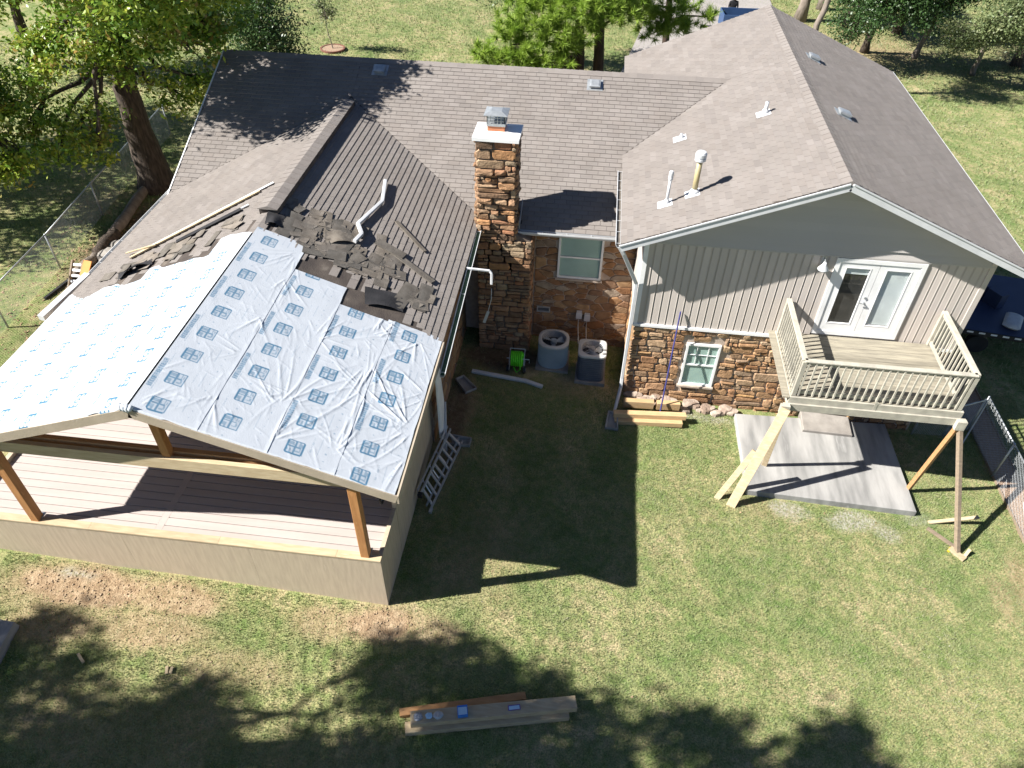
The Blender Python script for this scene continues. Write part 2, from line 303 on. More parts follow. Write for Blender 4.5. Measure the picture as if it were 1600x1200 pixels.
# ---------------------------------------------------------------- ground
def axis(lo, hi, flo, fhi, st):
    a = list(np.arange(flo, fhi, st)); d = st; x = a[-1]
    while x < hi: d *= 1.22; x += d; a.append(x)
    d = st; x = a[0]; b = []
    while x > lo: d *= 1.22; x -= d; b.append(x)
    return np.array(b[::-1]+a)
def dirt_mask(X, Y):
    w = fbm(X*.9, Y*.9)-.5
    m = 0*X
    def blob(cx, cy, rx, ry, k=1.0, p=1.6):
        d = np.sqrt(((X-cx)/rx)**2+((Y-cy)/ry)**2)+w*1.1
        return clip01((1.15-d)*p)*k
    for a in ((-10.6, -7.75, 1.7, .55, 1), (-8.6, -7.75, 1.4, .45, .9), (-10.9, -8.5, 1.2, .5, .7), (-4.6, -7.6, .75, .5, 1), (-5.9, -7.75, .7, .4, .7), (-3.8, -7.6, .8, .35, .75), (-8.9, -8.4, 1.3, .5, .75),
              (-4.2, -2.2, .5, 2.2, .75), (-3.2, .6, 1.3, .6, .7), (-1.6, .0, 1.4, .6, .5), (3.2, -3.35, .8, .4, .4), (9.0, -4.6, .5, 1.0, .6), (8.2, -4.9, .3, .8, .5),
              (-7.0, -8.9, 1.2, .4, .55), (-11.6, -8.0, .8, .5, .6), (-9, -10.2, 3, .8, .35), (-5, -10.2, 2.4, .6, .3), (-2.9, -5.6, .9, 1.6, .35), (-14.5, .5, 1.2, 2, .2), (-4.0, 14.5, 4, 3, .5), (14, 31, 6, 2, .7), (1.5, 20, 3, 3, .7), (-11, 20, 2.5, 2, .25)):
        m = np.maximum(m, blob(*a))
    return m
def soil_mask(X, Y):
    w = fbm(X*1.3, Y*1.3)-.5; m = 0*X
    for cx, cy, rx, ry, k in ((-14.9, 4.0, 1.8, 5.5, .9), (-3.4, .9, 1.2, .7, .8), (-4.3, -1.2, .35, 2.0, .6), (23, 34, 6, 3, .8)):
        m = np.maximum(m, clip01((1.1-np.sqrt(((X-cx)/rx)**2+((Y-cy)/ry)**2)-w*.8)*2.2)*k)
    return m
def chalk_mask(X, Y):
    w = fbm(X*2.2, Y*2.2)-.5; m = 0*X
    for cx, cy, rx, ry, k in ((3.9, -3.3, .5, .28, .8), (5.5, -3.35, .7, .32, .8), (6.1, -3.6, .35, .3, .7), (-10.95, -7.5, .35, .12, .8), (2.3, -.55, 1.0, .18, .6), (6.9, -3.0, .4, .2, .4)):
        m = np.maximum(m, clip01((1.1-np.sqrt(((X-cx)/rx)**2+((Y-cy)/ry)**2)-w*1.4)*2.0)*k)
    return m
def hz(X, Y):
    z = -0.055*(np.clip(X, -24, 18)+4.64)
    near = np.exp(-(((X+6)/9)**2+((Y+10)/2.2)**2))
    rut = near*.028*np.sin(X*21+3*np.sin(Y*1.3)+Y*6)*clip01(fbm(X*.5+9, Y*.7)*3-1.1)
    return z+(fbm(X*.8, Y*.8)-.5)*.07+(fbm(X*3, Y*3, 3)-.5)*.028+rut
xs = axis(-140, 140, -18, 12, .1); ys = axis(-60, 170, -11.5, 3, .1)
GX, GY = np.meshgrid(xs, ys); GZ = hz(GX, GY); nx, ny = len(xs), len(ys)
idx = np.arange(nx*ny).reshape(ny, nx); Fg = np.stack([idx[:-1, :-1], idx[:-1, 1:], idx[1:, 1:], idx[1:, :-1]], -1).reshape(-1, 4)
gr = arr_mesh('ground', np.stack([GX, GY, GZ], -1).reshape(-1, 3), Fg, 'ground', attrs=[('dirt', 'POINT', dirt_mask(GX, GY).ravel()), ('soil', 'POINT', soil_mask(GX, GY).ravel()), ('chalk', 'POINT', chalk_mask(GX, GY).ravel())], smooth=True)
gr['kind'] = 'structure'
def blades(name, n, x0, x1, y0, y1, ln, wd, mat, keep, kind='stuff', flat=False):
    x = rng.uniform(x0, x1, n); y = rng.uniform(y0, y1, n); k = keep(x, y); x, y = x[k], y[k]; n = len(x)
    z = hz(x, y); a = rng.uniform(0, 6.283, n); l = ln*rng.uniform(.5, 1.3, n); w = wd*rng.uniform(.7, 1.3, n)
    lean = rng.uniform(.25, 1.1, n) if not flat else rng.uniform(1.25, 1.5, n)
    ca, sa = np.cos(a), np.sin(a)
    b0 = np.stack([x-sa*w, y+ca*w, z-.004], -1); b1 = np.stack([x+sa*w, y-ca*w, z-.004], -1)
    tip = np.stack([x+ca*l*np.sin(lean), y+sa*l*np.sin(lean), z+.012+l*np.cos(lean)], -1)
    V = np.stack([b0, b1, tip], 1).reshape(-1, 3); Fq = np.arange(3*n).reshape(n, 3)
    patch = clip01(fbm(x*.9+3, y*.9+8)*1.5-.25)
    r = clip01(rng.random(n)*.55+patch*.45)
    o = arr_mesh(name, V, Fq, mat, attrs=[('rnd', 'FACE', r*.98)]); o['kind'] = kind; return o
def on_lawn(x, y):
    k = rng.random(len(x)) > dirt_mask(x, y)*.96
    k &= rng.random(len(x)) > soil_mask(x, y)*1.1
    k &= rng.random(len(x)) > chalk_mask(x, y)*.8
    k &= ~((x > -13.15) & (x < -4.6) & (y > -7.25) & (y < 12)); k &= ~((x > -.02) & (x < 7.6) & (y > -.15) & (y < 12)); k &= ~((x > -12.8) & (x < 3) & (y > 1.9) & (y < 12))
    k &= ~((x > 2.93) & (x < 6.95) & (y > -3.02) & (y < 0)); k &= ~((x > -2.7) & (x < -.4) & (y > .05) & (y < 1.5))
    k &= ~((np.abs(x-9.64) < .33) & (y > -13) & (y < 4))
    dx, dy, dz = x-CAM[0], y-CAM[1], -0.25-CAM[2]
    w = dx*fw[0]+dy*fw[1]+dz*fw[2]; px = (dx*rt[0]+dy*rt[1]+dz*rt[2])/w*F; py = -(dx*up[0]+dy*up[1]+dz*up[2])/w*F
    return k & (np.abs(px) < 840) & (np.abs(py) < 640)
gb = blades('grass', 430000, -12.5, 11, -11.3, 2, .045, .0075, 'grass', on_lawn); tag(gb, 'short green and straw coloured lawn grass around the house', 'grass')
gb = blades('grass', 260000, -30, 28, 2, 45, .10, .020, 'grass', on_lawn); tag(gb, 'distant front lawn grass beyond the roofs and under the trees', 'grass')
gb = blades('fallen_leaves', 9000, -18.5, -12.5, -6, 9, .09, .035, 'litter', lambda x, y: rng.random(len(x)) < .25+soil_mask(x, y), flat=True); tag(gb, 'dry brown leaf litter strewn along the left fence', 'leaf litter')
gb = blades('fallen_leaves', 260, -12, 10, -11, 1, .05, .022, 'litter', on_lawn, flat=True); tag(gb, 'a few pale dead leaves dotted over the back lawn', 'leaf litter')
def clods(name, n, x0, x1, y0, y1, mask, size, mat, label):
    x = rng.uniform(x0, x1, n); y = rng.uniform(y0, y1, n); k = rng.random(n) < mask(x, y); x, y = x[k], y[k]; n = len(x); s_ = size*rng.uniform(.35, 1.3, n)**1.5
    o = np.array([(1, 0, 0), (0, 1, 0), (-1, 0, 0), (0, -1, 0), (0, 0, .8), (0, 0, -.5)]); f_ = np.array([(0, 1, 4), (1, 2, 4), (2, 3, 4), (3, 0, 4), (1, 0, 5), (2, 1, 5), (3, 2, 5), (0, 3, 5)])
    a = rng.uniform(0, 6.28, n); ca, sa = np.cos(a), np.sin(a); V = o[None]*rng.uniform(.6, 1.3, (n, 6, 1))
    V = np.stack([V[..., 0]*ca[:, None]-V[..., 1]*sa[:, None], V[..., 0]*sa[:, None]+V[..., 1]*ca[:, None], V[..., 2]], -1)*s_[:, None, None]
    V += np.stack([x, y, hz(x, y)+s_*.15], -1)[:, None]; Fq = (f_[None]+6*np.arange(n)[:, None, None]).reshape(-1, 3)
    o_ = arr_mesh(name, V.reshape(-1, 3), Fq, mat, attrs=[('rnd', 'FACE', np.repeat(rng.random(n)*.98, 8))]); return tag(o_, label, 'stones' if 'chip' in name else 'soil', kind='stuff')
MT['clod'] = ramp_rnd('soil clod', [(.24, .165, .105), (.32, .235, .15), (.40, .31, .21), (.28, .20, .13)], .95, .4, 60, .3, 9)
MT['chip'] = ramp_rnd('pale stone chip', [(.34, .325, .29), (.44, .42, .385), (.28, .265, .23), (.38, .345, .29)], .9, .3, 60, .3, 9)
clods('soil_clods', 3600, -12.5, -3, -9.2, -7.25, lambda x, y: dirt_mask(x, y)**3*.8, .020, 'clod', 'loose brown soil clods on the bare strip before the porch')
clods('stone_chips', 5000, 1, 7.4, -4.1, -.3, lambda x, y: chalk_mask(x, y)*.9, .013, 'chip', 'pale concrete chips scattered along the patio edge')
clods('stone_chips', 500, -12, 9, -11, 1, lambda x, y: .5+0*x, .012, 'chip', 'tiny pale chips dotted about the back lawn')
#@@STRUCT
# ---------------------------------------------------------------- house
RX, RZ, RP = 3.785, 6.46, .4144; REL, RER, RYF, RYB = -.583, 8.153, -.544, 11.48; REZ = RZ-RP*(RX-REL)
MY, MZ, MP, MEY, MXL = 6.613, 5.80, .4226, 1.49, -12.366; MEZ = MZ-MP*(MY-MEY)
LX, LZ, LP, LER, LEL = -8.237, 5.20, .353, -4.11, -12.366; LEZ = LZ-LP*(LER-LX); LYT = -3.35
zRL = lambda x: RZ-RP*abs(x-RX); zM = lambda y: MZ-MP*abs(y-MY); zL = lambda x: LZ-LP*abs(x-LX)
house = thing('house', 'stone and taupe sided house with brown shingle roofs under repair', 'house', (0, 0, 0))
class Slope:
    def __init__(s, E, A, U): s.E = Vector(E); s.A = Vector(A).normalized(); s.U = Vector(U).normalized(); s.N = s.A.cross(s.U).normalized(); s.N = s.N if s.N.z > 0 else -s.N
    def p(s, u, v, h=0): return s.E+s.A*u+s.U*v+s.N*h
SRL = Slope((REL, 0, REZ), (0, 1, 0), (1, 0, RP)); SRR = Slope((RER, 0, REZ), (0, 1, 0), (-1, 0, RP))
SM = Slope((0, MEY, MEZ), (1, 0, 0), (0, 1, MP)); SMB = Slope((0, 2*MY-MEY, MEZ), (1, 0, 0), (0, -1, MP))
SLR = Slope((LER, 0, LEZ), (0, 1, 0), (-1, 0, LP)); SLL = Slope((LEL, 0, LEZ), (0, 1, 0), (1, 0, LP))
lenR = (RX-REL)*math.hypot(1, RP); lenM = (MY-MEY)*math.hypot(1, MP); lenL = (LER-LX)*math.hypot(1, LP)
def deck(name, S_, u0, u1, v1, mat='felt', parent=house, th=.11, v0=0.0):
    mb = MB(); q = [S_.p(u0, v0), S_.p(u1, v0), S_.p(u1, v1), S_.p(u0, v1)]
    mb.prism(q, -S_.N*th); return mb.build(name, mat, parent)
d_rl = deck('roof_slope', SRL, RYF, RYB, lenR); d_rr = deck('roof_slope', SRR, RYF, RYB, lenR)
d_m = deck('roof_slope', SM, MXL, 2.35, lenM); d_mb = deck('roof_slope', SMB, MXL, 2.35, lenM)
d_lr = deck('roof_slope', SLR, LYT, 5.2, lenL); d_ll = deck('roof_slope', SLL, LYT+.05, 5.2, lenL)
d_lr['label'] = 'half stripped roof slope with bare dark felt along its lower edge'
# shingle tabs
TW, TE = .305, .146
def tab_pts(S_, u, v, w, l, t=.021, lift=.0):
    a, b = u-w/2+.004, u+w/2-.004
    return [S_.p(a, v, .001+lift), S_.p(b, v, .001+lift), S_.p(b, v, t+lift), S_.p(a, v, t+lift), S_.p(b, v+l, .003+lift), S_.p(a, v+l, .003+lift)]
TABF = [(0, 1, 2, 3), (3, 2, 4, 5), (0, 3, 5), (1, 4, 2)]
me_tab = bpy.data.meshes.new('shingle')
me_tab.from_pydata([(-TW/2+.004, 0, .001), (TW/2-.004, 0, .001), (TW/2-.004, 0, .021), (-TW/2+.004, 0, .021), (TW/2-.004, TE+.03, .003), (-TW/2+.004, TE+.03, .003)], [], TABF); fix(me_tab)
me_tab.materials.append(MT['shingle'])
def lost(x, y):     # how far south the intact shingles of the left wing reach, ragged course by course
    c = math.floor(abs(x-LX)/.137); h = (math.sin(c*12.9898)*43758.5453) % 1.0
    if x > LX: b = np.interp(x, [-8.2, -7.6, -6.6, -6.0, -5.2, -4.6, -4.1], [-1.55, -1.9, -2.35, -2.6, -2.55, -3.0, -3.35])
    else: b = np.interp(x, [-12.4, -11.6, -10.6, -9.6, -8.9, -8.2], [-3.35, -3.0, -2.65, -2.35, -2.1, -1.7])
    return b+(h-.5)*.75
big = MB(); cand = []
def field(S_, u0, u1, vmax, spans, keep=None, near=False):
    """courses of tabs, cut along the valleys: spans(v) gives the visible stretches of a course at height v"""
    n = int(vmax/TE)
    for c in range(n+1):
        v = c*TE-.02; off = (c % 2)*TW/2+((c*7919) % 5)*.012; l = min(TE+.03, vmax-v)
        if l < .03: continue
        for (lo0, hi0), (lo1, hi1) in zip(spans(max(v, 0)), spans(v+TE)):
            for i in range(int((u1-u0)/TW)+3):
                a, b = u0+off+(i-1)*TW, u0+off+i*TW
                a, b = max(a, u0), min(b, u1)
                if b-a < .04: continue
                A0, B0, A1, B1 = max(a, lo0), min(b, hi0), max(a, lo1), min(b, hi1)
                if B0-A0 < .015 and B1-A1 < .015: continue
                if B0 < A0: A0 = B0 = min(max((A1+B1)/2, lo0), hi0)
                if B1 < A1: A1 = B1 = min(max((A0+B0)/2, lo1), hi1)
                p = S_.p((a+b)/2, v+TE/2)
                if keep and not keep(p): continue
                whole = A0 == a == A1 and B0 == b == B1
                if near and whole and b-a > TW-.01 and l > TE: cand.append((near, (a+b)/2, v, S_, p)); continue
                g, t = .004, .021
                big.add([S_.p(A0+g, v, .001), S_.p(B0-g, v, .001), S_.p(B0-g, v, t), S_.p(A0+g, v, t), S_.p(B1-g, v+l, .003), S_.p(A1+g, v+l, .003)], TABF)
def sp_RL(v):
    z = REZ+v*RP/math.hypot(1, RP)
    if z >= MZ: return [(RYF, MY), (MY, RYB)]
    d = (MZ-z)/MP; return [(RYF, MY-d), (min(MY+d, RYB), RYB)]
def sp_M(v):
    y = MEY+v/math.hypot(1, MP); z = MZ-MP*(MY-y); xr_ = RX-(RZ-z)/RP
    if z <= REZ: xr_ = REL+.0
    if y < 1.9: pass
    w_ = (LZ-z)/LP
    if z >= LZ: return [(MXL, LX), (LX, xr_)]
    return [(MXL, max(MXL, LX-w_)), (LX+w_, xr_)]
def sp_L(v):
    z = LEZ+v*LP/math.hypot(1, LP); return [(LYT, MY-(MZ-z)/MP)]
field(SRL, RYF, RYB, lenR, sp_RL)
field(SRR, RYF, RYB, lenR, lambda v: [(RYF, RYB)])
field(SM, MXL, 2.4, lenM, sp_M, lambda p: not (-4.1 < p.x < -3.13 and p.y < 2.0))
field(SLR, LYT, 5.25, lenL, sp_L, lambda p: p.y > lost(p.x, p.y), near=d_lr)
field(SLL, LYT, 5.25, lenL, sp_L, lambda p: p.y > lost(p.x, p.y))
cand.sort(key=lambda q: (Vector(CAM)-q[4]).length)
for i, (par, u, v, S_, p) in enumerate(cand):
    if i < 300:
        o = bpy.data.objects.new('shingle', me_tab); link(o); o.parent = par; o['vary'] = 1.0
        mm = Matrix.Identity(4); base = S_.p(u, v)
        A_, U_ = (S_.A, S_.U) if S_.A.cross(S_.U).z > 0 else (-S_.A, S_.U)
        h = random.uniform(0, .003)
        for r_ in range(3): mm[r_][0] = A_[r_]; mm[r_][1] = U_[r_]; mm[r_][2] = S_.N[r_]; mm[r_][3] = base[r_]+S_.N[r_]*h
        o.matrix_local = mm
    else: big.add(tab_pts(S_, u, v, TW, TE+.03), TABF)
big.build('shingles', 'shingle', house, kind='stuff')
# ridge caps
def capmesh(slope, w=.17, l=.30):
    me = bpy.data.meshes.new('ridge_cap'); z = -slope*w
    me.from_pydata([(-w, 0, z+.014), (0, 0, .02), (w, 0, z+.014), (-w, l, z+.004), (0, l, .008), (w, l, z+.004), (-w, 0, z), (w, 0, z)], [], [(0, 1, 4, 3), (1, 2, 5, 4), (6, 7, 2, 1, 0)]); fix(me)
    me.materials.append(MT['shingle']); return me
def caps(me, p0, d, n, st, parent):
    d = Vector(d).normalized(); a = d.cross(Vector((0, 0, 1)))
    for i in range(n):
        o = bpy.data.objects.new('ridge_cap', me); link(o); o.parent = parent; o['vary'] = 1.0
        q = Vector(p0)+d*st*i; mm = Matrix.Identity(4)
        for r_ in range(3): mm[r_][0] = a[r_]; mm[r_][1] = d[r_]; mm[r_][2] = (0, 0, 1)[r_]; mm[r_][3] = q[r_]
        o.matrix_local = mm
caps(capmesh(RP), (RX, RYF-.01, RZ+.01), (0, 1, 0), 52, .231, d_rl)
caps(capmesh(MP), (MXL-.01, MY, MZ+.01), (1, 0, 0), 63, .231, d_m)
mb = MB(); w = .20     # raised ridge vent of the left wing
mb.prism([(LX-w, -1.25, LZ+.085), (LX-w-.005, -1.25, LZ-LP*w), (LX+w+.005, -1.25, LZ-LP*w), (LX+w, -1.25, LZ+.085), (LX, -1.25, LZ+.135)], (0, 6.1, 0)); mb.build('ridge_vent', 'felt', d_lr)
caps(capmesh(.26, .225), (LX, -1.28, LZ+.142), (0, 1, 0), 26, .231, d_lr)
# fascias, gutters
def strip(name, pts, w, h, mat, parent=house, upv=(0, 0, 1)):
    mb = MB()
    for a, b in zip(pts[:-1], pts[1:]): mb.beam(a, b, w, h, upv)
    return mb.build(name, mat, parent)
ap = Vector((RX, RYF-.02, RZ-.10)); el = Vector((REL-.02, RYF-.02, REZ-.10)); er = Vector((RER+.02, RYF-.02, REZ-.10))
for a, b in ((el, ap), (ap, er)):
    d = (b-a).normalized(); n_ = Vector((-d.z, 0, d.x)); n_ = n_ if n_.z > 0 else -n_
    mb = MB(); mb.prism([a-n_*.07, b-n_*.07, b+n_*.085, a+n_*.085], (0, -.03, 0)); mb.prism([a+n_*.07-Vector((0, .03, 0)), b+n_*.07-Vector((0, .03, 0)), b+n_*.10-Vector((0, .03, 0)), a+n_*.10-Vector((0, .03, 0))], (0, -.02, 0))
    mb.build('rake_board', 'white_metal', house)
    mb = MB(); mb.prism([a-n_*.06+Vector((0, .03, 0)), b-n_*.06+Vector((0, .03, 0)), b-n_*.04+Vector((0, .03, 0)), a-n_*.04+Vector((0, .03, 0))], (0, .53, 0)); mb.build('soffit', 'white_trim', house)
strip('fascia', [(RER+.03, RYF, REZ-.08), (RER+.03, RYB, REZ-.08)], .04, .17, 'white_metal')
def gutter(name, a, b, side, parent=house, trough='shingle_old', label=None):
    """K-style open trough from a to b; 'side' = outward unit vector"""
    a, b, s_ = Vector(a), Vector(b), Vector(side); z = Vector((0, 0, 1)); mb = MB()
    prof = [(0, .0), (0, -.11), (.075, -.11), (.12, -.04), (.12, .0), (.108, .0), (.108, -.035), (.07, -.095), (.012, -.095), (.012, 0)]
    A = [a+s_*x+z*y for x, y in prof]; B = [b+s_*x+z*y for x, y in prof]; n = len(prof)
    mb.add(A+B, [(i, (i+1) % n, n+(i+1) % n, n+i) for i in range(n)]+[tuple(range(n)), tuple(range(n, 2*n))])
    o = mb.build(name, 'white_metal', parent, label=label)
    t = MB(); t.add([a+s_*.014-z*.05, a+s_*.106-z*.05, b+s_*.106-z*.05, b+s_*.014-z*.05], [(0, 1, 2, 3)]); t.build('gutter_debris', trough, o)
    h = MB(); d = (b-a); L_ = d.length; d.normalize(); k = max(2, int(L_/(.5 if trough != 'green' else 1.9)))
    for i in range(k+1): q = a+d*(L_*i/k*.98+.01*L_); h.beam(q+s_*.0-z*.014, q+s_*.118-z*.014, .010, .005)
    h.build('gutter_hanger', 'white_metal', o); return o
gutter('gutter', (-3.10, MEY-.01, MEZ+.0), (REL-.02, MEY-.01, MEZ+.0), (0, -1, 0))
gutter('gutter', (REL-.015, RYF+.02, REZ+.0), (REL-.015, 3.0, REZ+.0), (-1, 0, 0))
g3 = gutter('gutter', (LER+.02, 1.15, LEZ-.02), (LER+.10, -4.15, LEZ-.13), (1, 0, 0), trough='green', label='sagging white gutter with a mossy green trough')
gutter('gutter', (LEL-.02, 4.9, LEZ-.01), (LEL-.02, -2.1, LEZ-.01), (-1, 0, 0))
mb = MB(); mb.beam((LEL-.10, -2.05, LEZ-.03), (LEL-.34, -3.55, LEZ-.14), .15, .13); mb.build('loose_gutter_end', 'white_metal', house, label='white gutter end bent away from the left eave')
strip('fascia', [(LER-.03, 1.3, LEZ-.08), (LER-.03, -3.3, LEZ-.08)], .03, .16, 'white_trim')
strip('fascia', [(-3.1, MEY+.02, MEZ-.08), (REL, MEY+.02, MEZ-.08)], .03, .16, 'white_trim')
strip('rake_board', [(MXL-.02, MEY, MEZ-.05), (MXL-.02, MY, MZ-.05), (MXL-.02, 2*MY-MEY, MEZ-.05)], .03, .15, 'white_trim')
# walls
mb = MB(); mb.box(.03, 7.55, .03, 11.1, -1.2, 4.40); mb.prism([(.03, .03, 4.40), (7.54, .03, 4.40), (RX+.02, .03, 6.22)], (0, 11.0, 0)); mb.build('wall', 'mortar', house)
mb = MB(); mb.box(-11.9, -.03, 1.97, 11.2, -.6, 3.62); mb.build('wall', 'mortar_p', house)
mb = MB(); mb.box(-11.9, -4.60, -2.65, 1.9, -.5, 3.60); mb.prism([(-11.9, -2.62, 3.60), (-4.62, -2.62, 3.60), (LX, -2.62, 4.98)], (0, 4.5, 0)); mb.build('wall', 'mortar_p', house)
mb = MB(); mb.prism([(-11.9, 2.0, 3.5), (-11.9, 11.1, 3.5), (-11.9, MY, 5.6)], (.1, 0, 0)); mb.build('gable_wall', 'lap', house)
# stones
ST = []   # (priority, part parent, mesh builder data, mat)
def jig(poly, amt):
    c = np.mean(poly, 0); return [tuple(np.array(p)+rng.uniform(-amt, amt, 2)) for p in poly]
def stone_geo(poly, o3, du, dv, dn, depth, shrink=.90, tilt=.3):
    """poly: 2D outline (u,v); o3 origin; du,dv,dn unit vectors"""
    P = np.array(poly); c = P.mean(0); n = len(P); t = rng.uniform(-tilt, tilt, 2)
    ext = max(np.ptp(P[:, 0]), np.ptp(P[:, 1]), .05)
    def ring(s_, d, rough=0):
        out = []
        for q in P:
            r2 = c+(q-c)*s_; hh = d+(d*(t[0]*(r2-c)[0]+t[1]*(r2-c)[1])/ext*2 if rough else 0)+(rng.uniform(-.12, .12)*d if rough else 0)
            out.append(o3+du*r2[0]+dv*r2[1]+dn*hh)
        return out
    R0, R1, R2 = ring(1.0, -.01), ring(.965, depth*.62, 1), ring(shrink, depth, 1)
    ct = o3+du*c[0]+dv*c[1]+dn*depth*rng.uniform(.95, 1.25)
    vs = R0+R1+R2+[ct]; fs = []
    for k in (0, n): fs += [(k+i, k+(i+1) % n, k+n+(i+1) % n, k+n+i) for i in range(n)]
    fs += [(2*n+i, 2*n+(i+1) % n, 3*n) for i in range(n)]
    return vs, fs
def ledge(u0, u1, v0, v1, hmin, hmax, rmin, rmax, gap, holes=()):
    """coursed rubble: rows of uneven stones, some split, corners knocked off"""
    out = []; v = v0; 
    while v < v1-.03:
        h = min(rng.uniform(hmin, hmax), v1-v)
        if v1-v-h < .05: h = v1-v
        u = u0
        while u < u1-.02:
            w = min(h*rng.uniform(rmin, rmax), u1-u)
            if u1-u-w < .07: w = u1-u
            subs = [(u, u+w, v, v+h)]
            if h > .15 and rng.random() < .45:
                m_ = v+h*rng.uniform(.38, .62); subs = [(u, u+w, v, m_), (u, u+w, m_, v+h)]
                if rng.random() < .4 and w > .22:
                    q = u+w*rng.uniform(.35, .65); subs = [(u, q, v, m_), (q, u+w, v, m_), (u, u+w, m_, v+h)]
            for a, b, c, d in subs:
                cx, cy = (a+b)/2, (c+d)/2
                if any(x0 < cx < x1 and y0 < cy < y1 for x0, x1, y0, y1 in holes): continue
                for x0, x1, y0, y1 in holes:       # trim stones that poke into an opening
                    if c < y1 and d > y0:
                        if a < x0 < b: b = x0
                        elif a < x1 < b: a = x1
                    if a < x1 and b > x0:
                        if c < y0 < d: d = y0
                        elif c < y1 < d: c = y1
                if b-a < .03 or d-c < .025: continue
                a += gap; b -= gap; c += gap; d -= gap; w2, h2 = b-a, d-c
                if w2 < .02 or h2 < .02: continue
                k = [rng.uniform(.04, .30)*min(w2, h2) for _ in range(4)]
                wv = rng.uniform(-.12, .12, 4)*h2
                poly = [(a+k[0], c+wv[0]*.4), ((a+b)/2, c+abs(wv[1])*.3), (b-k[1], c-wv[0]*.3), (b, c+k[1]), (b-abs(wv[2])*.3, d-k[2]), (b-k[2]*1.3, d), ((a+b)/2+wv[1], d-abs(wv[3])*.4), (a+k[3]*1.2, d), (a, d-k[3]), (a+abs(wv[3])*.4, c+k[0])]
                out.append(poly)
            u += w
        v += h
    return out
def flags(u0, u1, v0, v1, n, gap, holes=(), asp=1.5):
    P = np.stack([rng.uniform(u0, u1, n), rng.uniform(v0, v1, n)], -1)
    def cells(P):
        out = []
        for i, p in enumerate(P):
            poly = [np.array(q, float) for q in ((u0, v0), (u1, v0), (u1, v1), (u0, v1))]
            for j in np.argsort(((P-p)**2*[1/asp**2, 1]).sum(1))[1:14]:
                q = P[j]; w_ = np.array([1/asp**2, 1]); nrm = (q-p)*w_; mid = (p+q)/2
                new = []
                for k in range(len(poly)):
                    a, b = poly[k], poly[(k+1) % len(poly)]; da, db = (a-mid)@nrm, (b-mid)@nrm
                    if da <= 0: new.append(a)
                    if (da < 0) != (db < 0): new.append(a+(b-a)*da/(da-db))
                poly = new
                if len(poly) < 3: break
            out.append(poly)
        return out
    for _ in range(1): P = np.array([np.mean(c, 0) if len(c) > 2 else p for c, p in zip(cells(P), P)])
    res = []
    for poly in cells(P):
        if len(poly) < 3: continue
        Q = np.array(poly); c = Q.mean(0)
        if any(x0-.02 < c[0] < x1+.02 and y0-.02 < c[1] < y1+.02 for x0, x1, y0, y1 in holes): continue
        e = np.maximum(np.abs(Q-c).max(0), .05); Q = c+(Q-c)*(1-gap/e)
        for x0, x1, y0, y1 in holes:
            ins = (Q[:, 0] > x0) & (Q[:, 0] < x1) & (Q[:, 1] > y0) & (Q[:, 1] < y1)
            for k in np.where(ins)[0]:
                dd = [abs(Q[k, 0]-x0), abs(Q[k, 0]-x1), abs(Q[k, 1]-y0), abs(Q[k, 1]-y1)]; z = int(np.argmin(dd))
                Q[k, 0 if z < 2 else 1] = (x0, x1, y0, y1)[z]
        # knock the corners off
        n_ = len(Q); R = []
        for k in range(n_):
            a, b, d = Q[k-1], Q[k], Q[(k+1) % n_]; R += [tuple(b+(a-b)*rng.uniform(.05, .16)), tuple(b+(d-b)*rng.uniform(.05, .16))]
        res.append(R)
    return res
def lay(polys, o3, du, dv, dn, mat, part, dmin, dmax, prio, shrink=.9, tilt=.35):
    o3, du, dv, dn = map(Vector, (o3, du, dv, dn))
    for p in polys:
        g = stone_geo(p, o3, du, dv, dn, rng.uniform(dmin, dmax), shrink, tilt); P_ = np.array(p)
        c = o3+du*P_[:, 0].mean()+dv*P_[:, 1].mean(); area = np.ptp(P_[:, 0])*np.ptp(P_[:, 1])
        facing = max(.05, abs((Vector(CAM)-c).normalized().dot(dn)))
        ST.append((prio*area*facing/((Vector(CAM)-c).length**2), part, g, mat))
WX0, WX1, WZ0, WZ1 = 1.39, 2.24, .27, 1.64
DLX0, DLX1 = 4.72, 5.80     # lower door
swR = MB().add([(0, .028, -1), (7.55, .028, -1), (7.55, .028, 2.06), (0, .028, 2.06)], [(0, 1, 2, 3)]).build('stone_wall', 'mortar', house, label='lower wall of uneven coursed brown sandstone')
lay(ledge(0, 3.9, -.75, 2.05, .12, .32, .8, 2.5, .013, [(WX0-.05, WX1+.05, WZ0-.08, WZ1+.05)]), (0, .03, 0), (1, 0, 0), (0, 0, 1), (0, -1, 0), 'stone', swR, .03, .07, 1.0)
lay(ledge(3.9, 7.5, -.9, 2.05, .10, .25, 1.0, 2.9, .009, [(DLX0-.08, DLX1+.08, -1.2, 1.75)]), (0, .03, 0), (1, 0, 0), (0, 0, 1), (0, -1, 0), 'stone', swR, .03, .07, .12)
lay(ledge(0, 1.95, -.55, 4.3, .12, .28, 1.0, 2.6, .010), (.03, 1.95, 0), (0, -1, 0), (0, 0, 1), (-1, 0, 0), 'stone', swR, .02, .05, .6)
